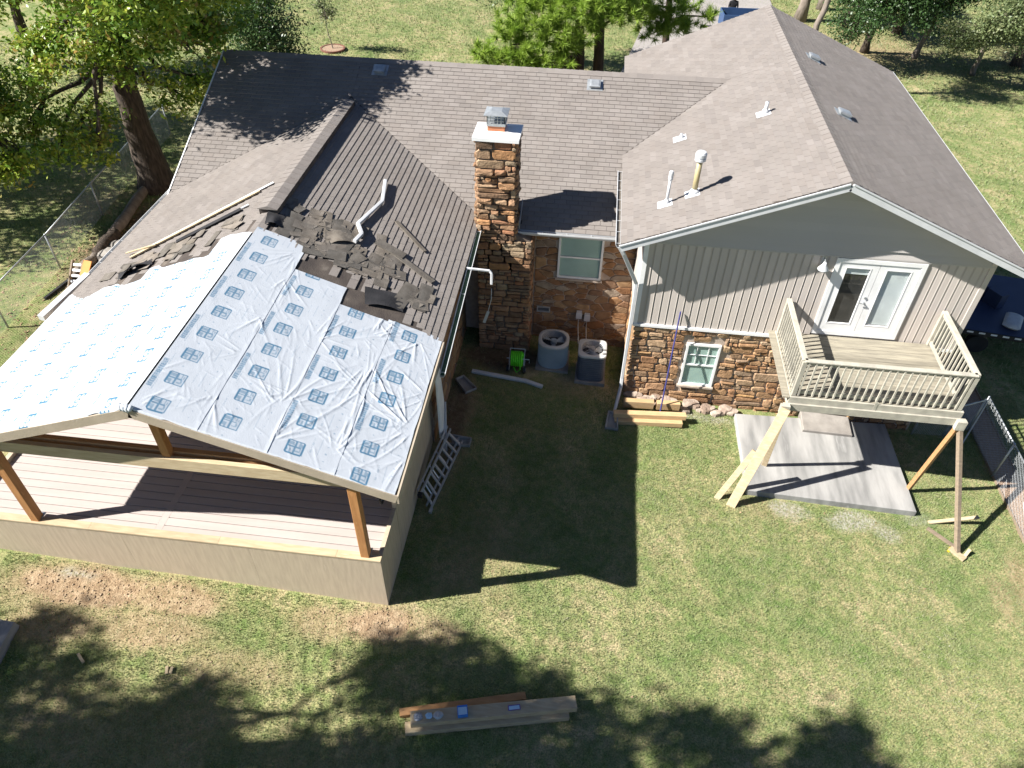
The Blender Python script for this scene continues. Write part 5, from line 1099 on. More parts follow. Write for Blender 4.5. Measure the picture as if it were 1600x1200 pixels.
flap(-10.95, -2.45, .75, .28, .5, .14, 'crumpled black felt tuft on the left slope above the white sheet'); flap(-8.02, -1.45, .35, .5, .2, .10, 'black felt scrap by the broken end of the ridge')
# ---------------------------------------------------------------- trees
def leaf_cloud(blobs, n, size, seed, clump=.30, per=34, updown=.0, hollow=.45):
    """leaves gathered in twig clumps spread through the blobs; returns quads as arrays"""
    r = np.random.default_rng(seed); vol = np.array([b[3]**2.2 for b in blobs]); vol /= vol.sum(); nc = max(1, n//per)
    bi = r.choice(len(blobs), nc, p=vol); B = np.array([b[:4] for b in blobs])[bi]
    d = r.normal(size=(nc, 3)); d /= np.linalg.norm(d, axis=1)[:, None]
    rad = B[:, 3]*(hollow+(1-hollow)*r.random(nc)**.6)*(.75+.5*r.random(nc)); cen = B[:, :3]+d*rad[:, None]*np.array([1.1, 1.1, .8])
    cs = clump*(.6+.8*r.random(nc)); P = np.repeat(cen, per, 0)+r.normal(size=(nc*per, 3))*np.repeat(cs, per)[:, None]*np.array([1, 1, .6])
    m_ = len(P); nrm = r.normal(size=(m_, 3))+np.array([0, 0, .9]); nrm /= np.linalg.norm(nrm, axis=1)[:, None]
    t = np.cross(nrm, r.normal(size=(m_, 3))); t /= np.linalg.norm(t, axis=1)[:, None]; b = np.cross(nrm, t)
    L = size*r.uniform(.6, 1.35, m_)[:, None]; w = L*.48
    V = np.stack([P-t*L*.5, P+b*w*.5+nrm*w*.12, P+t*L*.5, P-b*w*.5+nrm*w*.12], 1).reshape(-1, 3)
    cr = np.repeat(r.random(nc), per); col = np.clip(cr*.7+r.random(m_)*.3, 0, .99)
    return V, np.arange(4*m_).reshape(m_, 4), col, cen
def limb(mb, a, b, r0, r1, seed, n=6, wob=.18):
    r = np.random.default_rng(seed); a, b = np.array(a, float), np.array(b, float); L = np.linalg.norm(b-a); pts = []
    for i in range(n+1):
        f_ = i/n; q = a+(b-a)*f_; q = q+r.normal(size=3)*L*wob*.35*math.sin(math.pi*f_); q[2] += L*.10*math.sin(math.pi*f_); pts.append(tuple(q))
    mb.tube(pts, [r0+(r1-r0)*i/n for i in range(n+1)], 8); return pts
def tree(name, label, base, trunk, r0, r1, blobs, n, size, leafmat, barkmat, seed, group=None, clump=.30, cat='tree', per=34, twigs=True, hollow=.45):
    """trunk: list of points from the base up; limbs run from the trunk to every blob"""
    base = Vector((base[0], base[1], hz(np.array([base[0]]), np.array([base[1]]))[0]-.05)); t = thing(name, label, cat, base, group)
    pts = [tuple(base)]+[tuple(p) for p in trunk]; k = len(pts); mb = MB()
    fine = []; rad = []
    for i in range(k-1):
        for j in range(4):
            f_ = j/4; a, b = np.array(pts[i]), np.array(pts[i+1]); fine.append(tuple(a+(b-a)*f_+rng.normal(size=3)*.03*(1 if i+j else 0))); g = (i+f_)/(k-1); rad.append((r0+(r1-r0)*g)*(1+.45*math.exp(-g*14))*rng.uniform(.95, 1.05))
    fine.append(pts[-1]); rad.append(r1); mb.tube(fine, rad, 12); mb.build('trunk', barkmat, t, smooth=True)
    V, Fq, col, cen = leaf_cloud(blobs, n, size, seed, clump, per, hollow=hollow)
    lb = MB(); r = np.random.default_rng(seed+1)
    for i, b in enumerate(blobs):
        s_ = fine[min(len(fine)-1, int(len(fine)*r.uniform(.55, .98)))]; pp = limb(lb, s_, b[:3], max(.03, r1*.7), .03, seed+i)
        if twigs:
            near = cen[np.linalg.norm(cen-np.array(b[:3]), axis=1) < b[3]*1.2][:9]
            for q in near: lb.tube([pp[-2], tuple((np.array(pp[-1])+q)/2+r.normal(size=3)*.1), tuple(q)], [.025, .016, .006], 5)
    lb.build('branches', barkmat, t, smooth=True)
    arr_mesh('crown', V, Fq, leafmat, t, attrs=[('rnd', 'FACE', col)])
    return t
oak = [(-16.3, 6.0, 6.1, 1.2), (-17.7, 5.5, 5.5, 1.1), (-13.9, 5.0, 6.9, 1.2), (-13.4, 6.5, 5.7, 1.0), (-13.0, 7.5, 6.3, .95), (-16.9, 5.4, 3.8, 1.0), (-14.5, 7.3, 4.1, .75), (-15.8, 6.5, 5.3, .95), (-13.5, 7.0, 4.7, .55), (-18.2, 5.0, 4.0, .75),
       (-12.3, 4.6, 8.4, 1.7), (-13.8, 5.4, 8.8, 2.0), (-11.2, 5.0, 8.3, 1.3), (-15.5, 6.4, 8.6, 1.8), (-11.9, 6.2, 8.0, 1.5), (-13.0, 3.3, 8.2, 1.3), (-17.3, 7.6, 7.6, 1.6), (-14.6, 8.5, 7.4, 1.6), (-14.4, 3.4, 8.9, 1.5), (-13.2, 4.4, 9.6, 1.6), (-12.0, 5.4, 9.3, 1.2), (-15.9, 3.4, 9.0, 1.3), (-17.6, 4.9, 3.0, .6), (-16.2, 4.9, 3.3, .6)]
tree('oak_tree', 'large oak with thick dark trunk overhanging the left end of the roof', (-16.5, 7.6), [(-16.55, 7.6, 2.2), (-16.45, 7.5, 4.2), (-15.8, 7.2, 6.2), (-14.9, 6.5, 7.8)], .54, .17, [(x, y, z, r*(.86 if z < 7.5 else .80)) for x, y, z, r in oak], 56000, .165, 'oakleaf', 'bark', 21, clump=.24, hollow=.35, per=90)
tree('oak_tree', 'leafy oak boughs entering from the left edge beside the fence', (-21.2, 3.6), [(-21.2, 3.7, 2.5), (-20.8, 3.9, 5.0), (-20.0, 4.2, 6.6)], .3, .12, [(-18.6, 4.4, 3.4, .85), (-18.9, 4.7, 4.7, .95), (-19.8, 4.4, 5.8, 1.3), (-20.8, 4.8, 4.4, 1.2), (-21.0, 4.0, 6.6, 1.5), (-19.2, 3.9, 2.9, .6)], 17000, .17, 'oakleaf', 'bark', 22, clump=.24, hollow=.35, per=90)
tree('oak_tree', 'far left oak whose shade falls on the side lawn', (-27.5, 6.5), [(-27.4, 6.6, 3), (-27, 6.9, 6.5)], .35, .15, [(-27, 7, 7.5, 2.2), (-25.2, 8.2, 6.4, 1.8), (-28.5, 5.4, 6.8, 2.0), (-25.6, 5.2, 7.4, 1.8), (-26.5, 10, 6.6, 1.9), (-24.4, 10.6, 5.6, 1.3), (-26.6, 2.6, 7, 1.7), (-25.2, 1.2, 6.2, 1.3), (-27.6, 4.2, 6.4, 1.6)], 21000, .2, 'oakleaf', 'bark', 23)
tree('oak_tree', 'brownish oak beyond the big oak at the top left corner', (-26.5, 16.5), [(-26.4, 16.5, 3), (-26, 16.4, 5.5)], .3, .12, [(-25.4, 15.6, 5.6, 1.5), (-24, 17, 5.2, 1.3), (-26.8, 15.2, 4.4, 1.3), (-22.7, 15.6, 5.8, 1.1), (-21.2, 17.5, 5.6, 1.1)], 9000, .18, 'oakleaf', 'bark', 24)
tree('holly_tree', 'dark evergreen shrub tree behind the left end of the ridge', (-14.9, 14.5), [(-14.9, 14.4, 1.8), (-14.7, 14.2, 3.4)], .14, .07, [(-14.6, 14, 4.3, 1.25), (-13.8, 14, 3.9, .75), (-15.5, 14, 4.5, 1.1), (-14.9, 14.2, 3.0, 1.1), (-14.3, 14.4, 5.4, 1.0), (-15.9, 14.5, 5.6, 1.0), (-13.5, 14.3, 3.0, .55)], 20000, .11, 'darkleaf', 'bark', 25, hollow=.2)
tree('sapling', 'slim young tree standing in a round edged bed on the front lawn', (-14.74, 22.5), [(-14.85, 22.5, 1.2), (-14.95, 22.5, 2.2)], .028, .015, [(-14.95, 22.5, 2.6, .55), (-14.9, 22.3, 3.3, .6), (-15.1, 22.6, 2.1, .4), (-14.6, 22.5, 2.3, .4)], 1500, .10, 'greyleaf', 'palebark', 26, cat='tree', clump=.16, per=14, twigs=True, hollow=.1)
# trees along the bottom of the yard, left of and below the frame: only their shade is in the picture
def shade_tree(label, base, shifts, seed, n):
    bl = []
    for gx_, gy_, t_, rr_ in shifts: bl.append((gx_-1.1*t_, gy_-.36*t_-.25, t_, rr_*.80))
    c = np.mean([b[:3] for b in bl], 0)
    tree('oak_tree', label, base, [(base[0]+.1, base[1], 3.5), tuple((np.array([base[0], base[1], 7])+c)/2)], .34, .14, bl, n, .22, 'oakleaf', 'bark', seed, 'shade trees below the yard', clump=.24, hollow=.05)
shade_tree('shade tree below the frame at far left', (-25.0, -13.2), [(-10.3, -8.35, 11, .55), (-11.4, -9.2, 11, .9), (-9.9, -9.2, 11.5, .7), (-11, -10.3, 12, 1.3), (-9.2, -10.4, 12, 1.2), (-13, -9.6, 11, 1.3), (-8.3, -10.1, 11.5, .6), (-13.6, -10.8, 12, 1.3)], 31, 10000)
shade_tree('shade tree below the frame left of its neighbour', (-19.2, -14.6), [(-7.4, -9.5, 11, .55), (-7.0, -10.6, 12, .9), (-5.3, -10.4, 12, .8), (-4.3, -8.05, 11, .5), (-3.4, -7.95, 11, .55), (-4.2, -8.6, 11, .55), (-3.9, -10.1, 12, .9)], 32, 7500)
shade_tree('shade tree below the frame between two others', (-14.2, -15.6), [(-2.6, -8.25, 12, .5), (-1.7, -8.3, 12, .5), (-2.4, -9.0, 12, .8), (-2.5, -10.2, 12.5, 1.1), (-.9, -9.5, 12, .75), (-.5, -10.4, 12.5, 1.0), (-.9, -8.55, 12, .4), (.1, -8.75, 12, .45)], 33, 8000)
shade_tree('rightmost shade tree below the frame', (-10.2, -17.0), [(.9, -8.75, 13, .45), (1.6, -9.0, 13, .5), (1.4, -10.3, 13.5, .9), (3.0, -9.0, 13, .55), (3.6, -8.6, 13, .45), (3.9, -9.6, 13, .7), (5.4, -9.9, 13.5, .6), (6.6, -9.1, 13, .45), (2.6, -10.2, 13, .6)], 34, 8500)
# pine: needle tufts on limbs
def pine(label, base, stems, tufts, seed, group=None):
    b0 = Vector((base[0], base[1], gz(base[0])-.1)); t = thing('pine_tree', label, 'tree', b0, group); mb = MB(); r = np.random.default_rng(seed)
    for (x, y, h, r0) in stems: mb.tube([(x+.02*i*math.sin(i), y, gz(x)-.1+h*i/8) for i in range(9)], [r0*(1-.07*i) for i in range(9)], 12)
    mb.build('trunk', 'pinebark', t, smooth=True)
    V = []; C_ = []; br = MB()
    for (x, y, z, rad) in tufts:
        s_ = min(stems, key=lambda q: abs(q[0]-x)); br.tube([(s_[0], s_[1], z-.6), ((s_[0]+x)/2, (s_[1]+y)/2, z-.25), (x, y, z-.1)], [.07, .045, .02], 6)
        for k in range(max(3, int(13*rad*rad/.36*1.6))):
            c = np.array([x, y, z])+r.normal(size=3)*rad*np.array([.55, .55, .32]); ax = (c-np.array([x, y, z-rad*.6])); ax /= np.linalg.norm(ax)+1e-6; cc = r.random()
            for j in range(70):
                d = r.normal(size=3)+ax*.9; d /= np.linalg.norm(d); L = r.uniform(.22, .40); o_ = c+ax*r.uniform(-.12, .08); w = np.cross(d, r.normal(size=3)); w = w/np.linalg.norm(w)*.013
                V += [o_-w, o_+w, o_+d*L]; C_.append(min(.99, cc*.6+r.random()*.4))
    br.build('branches', 'pinebark', t); V = np.array(V); arr_mesh('crown', V, np.arange(len(V)).reshape(-1, 3), 'needle', t, attrs=[('rnd', 'FACE', np.array(C_))])
pt_ = [(-5.6, 15.2, 3.0, .55), (-4.6, 15.0, 2.9, .5), (-4.0, 15.2, 2.8, .5), (-5.0, 15.6, 4.1, .6), (-2.7, 15.4, 3.6, .55), (-1.9, 15.9, 5.0, .6), (-3.8, 16.0, 4.7, .7), (-2.9, 16.2, 5.4, .7), (-1.2, 16.4, 5.4, .7), (-4.4, 16.4, 5.2, .7), (-5.9, 15.0, 3.4, .5), (-5.2, 15, 3.2, .55), (-4.9, 15.3, 3.7, .55), (-4.4, 15, 3.3, .55), (-3.8, 15, 3.2, .55), (-3.5, 15.2, 3.9, .6), (-4.2, 15.6, 4.3, .6), (-3.1, 15.5, 4.3, .6), (-2.6, 15.8, 4.9, .65), (-2.0, 15.8, 4.5, .6), (-1.4, 16, 4.5, .6), (-1.0, 16.2, 4.9, .65), (-3.4, 16.5, 5.2, .7), (-4.6, 17, 4.9, .7), (-2.1, 16.6, 5.6, .8), (-.6, 17, 4.5, .6), (-.1, 17.2, 5.1, .7), (-3.0, 15.3, 3.3, .5), (-1.5, 16.8, 6.2, .9), (-3.6, 17.2, 6.3, .9), (.2, 17.6, 6.0, .8), (-5.2, 17.6, 5.6, .7), (-2.4, 17.5, 7.2, 1.0), (-2.3, 15.6, 3.9, .5)]
pine('two stemmed pine with bright needle tufts behind the main ridge', (-1.9, 17), [(-2.3, 17.0, 8.0, .27), (-1.5, 17.1, 8.2, .27)], pt_, 41)
pine('darker pine beside the driveway right of the two stemmed pine', (1.4, 20.5), [(1.4, 20.5, 7.5, .2)], [(.2, 18.4, 4.4, .6), (1.3, 18.2, 4.3, .6), (2.0, 18.6, 3.7, .5), (.6, 18.2, 3.5, .5), (1.0, 18.4, 3.6, .5), (1.6, 18.8, 3.6, .5), (.5, 19, 4.0, .6), (1.9, 19.2, 4.3, .5), (.2, 19.6, 4.8, .6), (1.2, 19.6, 4.9, .7), (2.3, 20, 4.9, .6), (.8, 20.4, 6, .8), (2.0, 20.8, 6, .8), (2.9, 19.6, 3.9, .4)], 42)
tree('leafy_tree', 'dark leafy tree beyond the pine at the top edge', (-5.6, 24), [(-5.5, 24, 2.2), (-5.2, 23.6, 4)], .2, .1, [(-5.4, 23, 3.6, 1.0), (-4.2, 23.2, 3.8, .9), (-6.6, 23.4, 3.7, .8), (-5, 24, 5, 1.4), (-3.2, 23.6, 4.2, .9)], 8000, .15, 'darkleaf', 'bark', 43, clump=.28)
# right hand trees
tree('shade_tree', 'tree with slim trunk rising behind the far roof corner', (8.4, 23.6), [(8.6, 23.7, 2.5), (9.0, 23.9, 5.2), (9.2, 23.9, 7)], .17, .1, [(8.4, 23.3, 6.6, .8), (9.4, 24.2, 6.8, .8), (10.2, 23.2, 6.6, .6), (9.0, 23.0, 8.0, 1.0), (8.2, 24.4, 8.4, 1.1)], 5000, .17, 'darkleaf', 'palebark', 51)
tree('shade_tree', 'twin of the slim trunk, standing farther back by the lawn', (10.7, 36.5), [(10.9, 36.6, 3), (11.1, 36.8, 6)], .3, .16, [(11.2, 36.3, 3.4, .7), (12.2, 36.8, 4.2, 1.0), (10.2, 37, 6, 1.2), (12, 37, 6.5, 1.6)], 5000, .2, 'darkleaf', 'palebark', 52)
tree('shade_tree', 'pale trunked tree behind the twin trunks at the top', (12.6, 39.5), [(12.7, 39.6, 3), (13, 39.8, 6)], .26, .14, [(13, 39.5, 5.2, 1.3), (14.4, 39, 4.6, 1.2), (12, 40, 6.5, 1.5)], 4000, .22, 'darkleaf', 'palebark', 53)
tree('leafy_tree', 'low dark boughed tree right of the far roof corner', (13.6, 31.6), [(13.6, 31.3, 1.4), (13.4, 30.4, 2.8)], .2, .1, [(11.5, 28, 1.0, .6), (12.3, 28, 1.5, .8), (12.0, 29, 2.0, .9), (10.9, 28.2, 1.5, .45), (12.8, 29, 2.5, 1.0), (13.7, 29, 2.0, .9), (11.4, 30, 2.2, .8), (12.6, 30, 3.8, 1.4), (14.2, 29.4, 3.2, 1.2)], 17000, .15, 'darkleaf', 'bark', 54, hollow=.2)
tree('leafy_tree', 'dark tree with leaning pale trunk in the top right grove', (16.4, 31.6), [(16.7, 31.3, 1.2), (17.2, 30.6, 2.8)], .15, .08, [(15.1, 29, 1.7, .9), (14.6, 29.2, 2.6, 1.0), (16.2, 30, 2.2, 1.0), (15.6, 29.6, 3.4, 1.2), (16.9, 29.6, 2.9, 1.0), (17.4, 31, 4.2, 1.4)], 15000, .15, 'darkleaf', 'palebark', 55, hollow=.2)
tree('leafy_tree', 'sunlit grey green tree at the right edge of the grove', (19.0, 29.6), [(18.8, 29.0, .6), (18.4, 28.2, 1.8)], .13, .07, [(16.8, 28, 1.3, .7), (16.9, 28, .5, .5), (17.6, 27, 2.0, .8), (17.7, 27.5, 1.1, .7), (18.4, 26.6, 2.5, .9), (19.2, 27, 1.6, .8), (18.9, 27, 2.9, .9), (20.2, 27.4, 2.4, 1.0), (20.0, 26.6, 3.2, .9)], 16000, .14, 'greyleaf', 'palebark', 56, hollow=.2)
tree('leafy_tree', 'dark tree filling the top right corner', (22.0, 31.5), [(22, 31.4, 1.2), (21.8, 31, 3)], .25, .12, [(20.2, 29.6, 3.0, 1.2), (21.4, 29.4, 2.0, 1.1), (19.0, 30.4, 3.2, 1.2), (22.6, 30, 3.0, 1.4), (21.4, 31, 4.6, 1.6), (23.6, 29.6, 2.0, 1.2), (19.4, 31.4, 4.4, 1.3)], 16000, .16, 'darkleaf', 'bark', 57, hollow=.2)
tree('leafy_tree', 'rear dark tree of the top right grove', (16.6, 36.0), [(16.6, 35.8, 2), (16.6, 35.4, 4)], .25, .12, [(15, 33.6, 1.6, 1.1), (17, 34, 2.0, 1.3), (14, 34.6, 2.4, 1.3), (18.8, 34.4, 2.2, 1.3), (16.6, 35, 4, 1.8), (20.6, 35, 2.6, 1.5), (13.2, 36, 3.4, 1.4)], 13000, .19, 'darkleaf', 'bark', 58, hollow=.2)
# ---------------------------------------------------------------- fences
def chainlink(name, label, posts, h, cell=.065, group=None, wire=.0026, rail=True):
    p0 = posts[0]; t = thing(name, label, 'fence', (p0[0], p0[1], gz(p0[0])), group)
    Z = lambda p: gz(p[0])
    for p in posts: MB().tube([(p[0], p[1], Z(p)-.1), (p[0], p[1], Z(p)+h+.03)], .027, 10).build('post', 'galv', t, smooth=True)
    for a, b in zip(posts[:-1], posts[1:]):
        A = Vector((a[0], a[1], Z(a))); B = Vector((b[0], b[1], Z(b))); L = (B-A).length; d = (B-A)/L
        if rail: MB().tube([A+Vector((0, 0, h)), B+Vector((0, 0, h))], .021, 8).build('top_rail', 'galv', t, smooth=True)
        mb = MB(); k = -int(h/cell)-1
        while k*cell < L:
            for sg in (0, 1):
                u0, u1 = k*cell, k*cell+h; z0, z1 = (.03, h) if sg == 0 else (h, .03)
                f0, f1 = max(0, (0-u0)/(u1-u0)), min(1, (L-u0)/(u1-u0))
                if f1-f0 > .01:
                    q = lambda f_: A+d*(u0+(u1-u0)*f_)+Vector((0, 0, z0+(z1-z0)*f_))+Vector((-d.y, d.x, 0))*(.002 if sg else -.002)
                    mb.tube([q(f0), q(f1)], wire, 3, False)
            k += 1
        mb.build('chain_link_mesh', 'galv', t)
chainlink('chain_link_fence', 'galvanised chain link fence running along the left side yard', [(-16.7, -3.4), (-16.75, -.64), (-16.95, 2.22), (-17.3, 5.3), (-17.6, 8.4), (-17.9, 11.5)], 1.16)
chainlink('chain_link_fence', 'galvanised chain link fence running along the right edge', [(9.28, .35), (9.30, -1.3), (9.32, -3.5), (9.34, -6.0), (9.36, -9.0), (9.38, -12.5)], 1.2, .085, wire=.0021)
chainlink('chain_link_gate', 'shaded chain link gate beside the patio below the balcony', [(7.62, -.12), (8.45, -.05), (9.22, .33)], 1.1)
mb = MB(); mb.tube([(9.28, .32, gz(9.3)+1.1), (8.75, -.45, gz(9)+.05)], .022, 8); mb.tube([(9.28, .35, gz(9.3)+1.12), (8.5, -.02, gz(8.5)+1.08)], .018, 8); one('brace_pipe', mb, 'galv', 'galvanised brace pipes propping the right fence corner', 'pipe')
mb = MB(); mb.tube([(9.32, -2.6, gz(9.3)+.6), (9.42, -3.2, gz(9.4)+.02)], .02, 8); one('brace_pipe', mb, 'white_metal', 'pale brace pipe low on the right fence by the gravel', 'pipe')
# gravel strip with edging beside the right fence
gs = MB(); ysx = np.linspace(-13, 4.0, 30); ln = lambda y: 9.62+.02*math.sin(y)
L_ = [(ln(y)-.30+.02*math.sin(y*5), y, gz(9.3)+.045) for y in ysx]; R_ = [(ln(y)+.34, y, gz(9.8)+.055) for y in ysx]
gs.add(L_+R_, [(i, i+1, 30+i+1, 30+i) for i in range(29)]); o = one('gravel_bed', gs, 'gravel', 'strip', 'bed'); 
for k_ in ('label', 'category'): del o[k_]
o['kind'] = 'structure'
for s_ in (-1, 1):
    mb = MB(); 
    for i in range(29): a = (L_ if s_ < 0 else R_)[i]; b = (L_ if s_ < 0 else R_)[i+1]; mb.beam((a[0], a[1], a[2]-.02), (b[0], b[1], b[2]-.02), .03, .12)
    one('bed_edging', mb, 'treated', 'dark edging strip on the %s side of the gravel bed' % ('lawn' if s_ < 0 else 'fence'), 'edging')
# landscape logs and rubble along the left fence
for a, b, r_, lab in (((-16.35, 4.3), (-16.85, 8.2), .17, 'long upper log edging the bed below the oak'), ((-16.2, 3.0), (-16.3, 4.2), .19, 'middle log of the bed edging near the fence'), ((-16.3, 1.9), (-16.2, 2.9), .14, 'short dark log at the near end of the bed edging')):
    mb = MB(); mb.tube([(a[0]+(b[0]-a[0])*f_+.03*math.sin(f_*9), a[1]+(b[1]-a[1])*f_, gz(a[0])+r_*.75) for f_ in np.linspace(0, 1, 8)], [r_*rng.uniform(.9, 1.1) for _ in range(8)], 10); one('edging_log', mb, 'palebark' if 'middle' not in lab else 'bark', lab, 'log', 'logs edging the left bed', True)
def rock(x, y, r_, lab, mat='conc_old'):
    mb = MB(); rings = [[(x+r_*k_*math.cos(q)*rng.uniform(.8, 1.2), y+r_*k_*math.sin(q)*rng.uniform(.8, 1.2), gz(x)+z*r_) for q in np.linspace(0, 6.283, 9)[:-1]] for k_, z in ((1, -.1), (1.05, .3), (.75, .65), (.3, .75))]
    mb.loops(rings); one('rock', mb, mat, lab, 'rock', 'rocks in the left bed')
rock(-15.75, 3.0, .42, 'broad pale rock between the logs and the eave'); rock(-15.9, 3.6, .28, 'smaller rock behind the broad pale rock'); rock(-15.3, 3.3, .30, 'rock nearest the left gutter', 'stone')
mb = MB(); mb.beam((-16.5, .7, gz(-16.7)+.03), (-16.25, 2.0, gz(-16.3)+.08), .08, .08); one('edging_board', mb, 'black', 'dark edging board lying along the left fence foot', 'board')
# broken pallet with an orange board
t = thing('pallet', 'small upended pallet with pale slats beside the left gutter', 'pallet', (-15.85, 1.3, gz(-15.8)))
for k in (-1, 1): MB().beam((-15.85+k*.16, 1.0, gz(-15.8)+.05), (-15.85+k*.16, 1.75, gz(-15.8)+.75), .045, .09, (0, 0, 1)).build('runner', 'treated', t)
for k in range(6): y_ = 1.05+k*.12; MB().beam((-16.05, y_, gz(-15.8)+.12+k*.11), (-15.65, y_, gz(-15.8)+.12+k*.11), .07, .02, (0, -.7, .7)).build('slat', 'white_trim', t)
mb = MB(); mb.beam((-15.62, .95, gz(-15.6)+.12), (-15.50, 1.7, gz(-15.5)+.82), .24, .03, (0, -.7, .7)); one('orange_board', mb, mk('orange stained board', (.62, .27, .07), (.52, .22, .06), 4, .7), 'bright orange board leaning on the upended pallet', 'board')
mb = MB(); mb.beam((-16.2, .35, gz(-16)+.04), (-15.9, 1.5, gz(-16)+.10), .10, .05); one('scrap_board', mb, 'treated', 'grey scrap board on the ground before the pallet', 'board')
mb = MB(); mb.tube([(-12.72, 4.0, LEZ-.02), (-12.52, 4.75, LEZ+.02)], .085, 10); one('green_pipe', mb, mk('green plastic', (.05, .12, .045), None, 5, .6), 'green drain pipe piece at the left eave near the oak', 'pipe')
# sapling ring
mb = MB(); n_ = 26
R0 = [(-14.74+r_*math.cos(q), 22.5+r_*math.sin(q), gz(-14.7)+z) for r_, z in ((.62, 0), (.62, .10), (.54, .10), (.54, .02)) for q in (6.283*i/n_ for i in range(n_))]
mb.add(R0, [(k*n_+i, k*n_+(i+1) % n_, (k+1)*n_+(i+1) % n_, (k+1)*n_+i) for k in range(3) for i in range(n_)]); one('tree_ring', mb, 'brickred', 'round brick edging around the slim sapling', 'edging')
mb = MB(); mb.add([(-14.74+.54*math.cos(6.283*i/n_), 22.5+.54*math.sin(6.283*i/n_), gz(-14.7)+.075) for i in range(n_)], [tuple(range(n_))]); o = one('mulch', mb, 'gravel', None, None); o['kind'] = 'structure'
# ---------------------------------------------------------------- driveway, trailers, person
mb = MB()
dr = [(-.4, 12, 0), (6.5, 12, 0), (9.2, 34, 0), (10.2, 70, 0), (2.0, 70, 0), (1.2, 34, 0), (-.6, 22, 0)]
mb.add([(x, y, gz(x)+.06) for x, y, _ in dr], [tuple(range(len(dr)))]); o = one('driveway', mb, 'drive', None, None); o['kind'] = 'structure'
def trailer(label, cx, cy, rz, L, Wd, h, mat, zb, far_side=True, tape=False):
    t = thing('utility_trailer', label, 'trailer', (cx, cy, gz(cx))); g = gz(cx)
    c, s_ = math.cos(rz), math.sin(rz); q = lambda a, b, z: Vector((cx+a*c-b*s_, cy+a*s_+b*c, g+z))
    def ob(name, a0, a1, b0, b1, z0, z1, m_, par=t):
        mb = MB(); mb.add([q(a, b, z) for z in (z0, z1) for b in (b0, b1) for a in (a0, a1)], [(0, 2, 3, 1), (4, 5, 7, 6), (0, 1, 5, 4), (2, 6, 7, 3), (0, 4, 6, 2), (1, 3, 7, 5)]); return mb.build(name, m_, par)
    ob('bed', -L/2, L/2, -Wd/2, Wd/2, zb-.06, zb, mat)
    for b0, b1 in ((-Wd/2, -Wd/2+.05), (Wd/2-.05, Wd/2)):
        if b0 < 0 and not far_side: continue
        ob('side_panel', -L/2, L/2, b0, b1, zb+.001, zb+h, mat)
    ob('front_panel', -L/2, -L/2+.05, -Wd/2+.051, Wd/2-.051, zb+.001, zb+h, mat)
    for a in (-.45, .45):
        for b in (-Wd/2-.13, Wd/2+.13):
            mb = MB(); mb.tube([q(a, b-.1, .32), q(a, b+.1, .32)], .32, 20); w_ = mb.build('wheel', 'dark', t); MB().tube([q(a, b-.105, .32), q(a, b+.105, .32)], .16, 14).build('rim', 'alum', w_)
    mb = MB(); mb.beam(q(-L/2, 0, zb-.1), q(-L/2-1.1, 0, zb-.1), .08, .1); mb.build('tongue', 'dark', t)
    return t, q, ob
t, q, ob = trailer('blue utility trailer parked on the driveway behind the right wing', 6.62, 32.1, .05, 2.7, 1.5, .75, 'bluebox', .55)
# navy flatbed on the right, seen past the wall corner
def navy():
    zb = .15; t = thing('debris_trailer', 'dark navy flatbed trailer in the shade beyond the right wall', 'trailer', (10.6, 6.3, gz(10)))
    A = Vector((8.0, 3.95, zb)); B = Vector((12.6, 3.30, zb)); d = (B-A).normalized(); n_ = Vector((-d.y, d.x, 0)); L = (B-A).length; Wd = 3.3
    def ob(name, a0, a1, b0, b1, z0, z1, m_):
        mb = MB(); P_ = [A+d*a+n_*b+Vector((0, 0, z-zb)) for z in (z0, z1) for b in (b0, b1) for a in (a0, a1)]
        mb.add(P_, [(0, 2, 3, 1), (4, 5, 7, 6), (0, 1, 5, 4), (2, 6, 7, 3), (0, 4, 6, 2), (1, 3, 7, 5)]); return mb.build(name, m_, t)
    ob('bed', 0, L, 0, Wd, zb-.10, zb, 'navy')
    mb = MB(); R0 = A+d*3.05+n_*1.35; R1 = A+d*2.75+n_*1.75; R2 = A+d*2.25+n_*3.2
    for a, b in ((R0, R1), (R1, R2)): mb.beam(a+Vector((0, 0, .24)), b+Vector((0, 0, .24)), .30, .46)
    mb.build('bolster', 'navy', t)
    fr = ob('frame_rail', 0, L, -.03, -.002, zb-.16, zb-.01, 'dark')
    for k in range(int(L/.32)): ob('reflector', k*.32+.03, k*.32+.20, -.036, -.031, zb-.085, zb-.03, 'white_trim')
    for a in (1.6, 2.5):
        mb = MB(); c = A+d*a+n_*.35; mb.tube([Vector((c.x, c.y, gz(10)+.30))-n_*.1, Vector((c.x, c.y, gz(10)+.30))+n_*.1], .30, 18); w_ = mb.build('wheel', 'dark', t)
    c = A+d*3.25+n_*.62; sk = MB(); n1, n2 = 14, 10; e1 = (d*.35+n_*.94).normalized(); e2 = (d*.94-n_*.35).normalized()
    for sg in (1, -1):
        vs = [c+e1*(.40*(i/n1*2-1)*(1-.05*math.cos(j/n2*6.283)))+e2*(.24*(j/n2*2-1))+Vector((0, 0, .10+sg*.10*(max(0, 1-(i/n1*2-1)**4)*max(0, 1-(j/n2*2-1)**4))**.5)) for j in range(n2+1) for i in range(n1+1)]
        sk.add(vs, [(j*(n1+1)+i, j*(n1+1)+i+1, (j+1)*(n1+1)+i+1, (j+1)*(n1+1)+i) for j in range(n2) for i in range(n1)])
    one('sack', sk, 'sack', 'pale stuffed sack lying on the navy trailer', 'sack', smooth=True)
navy()
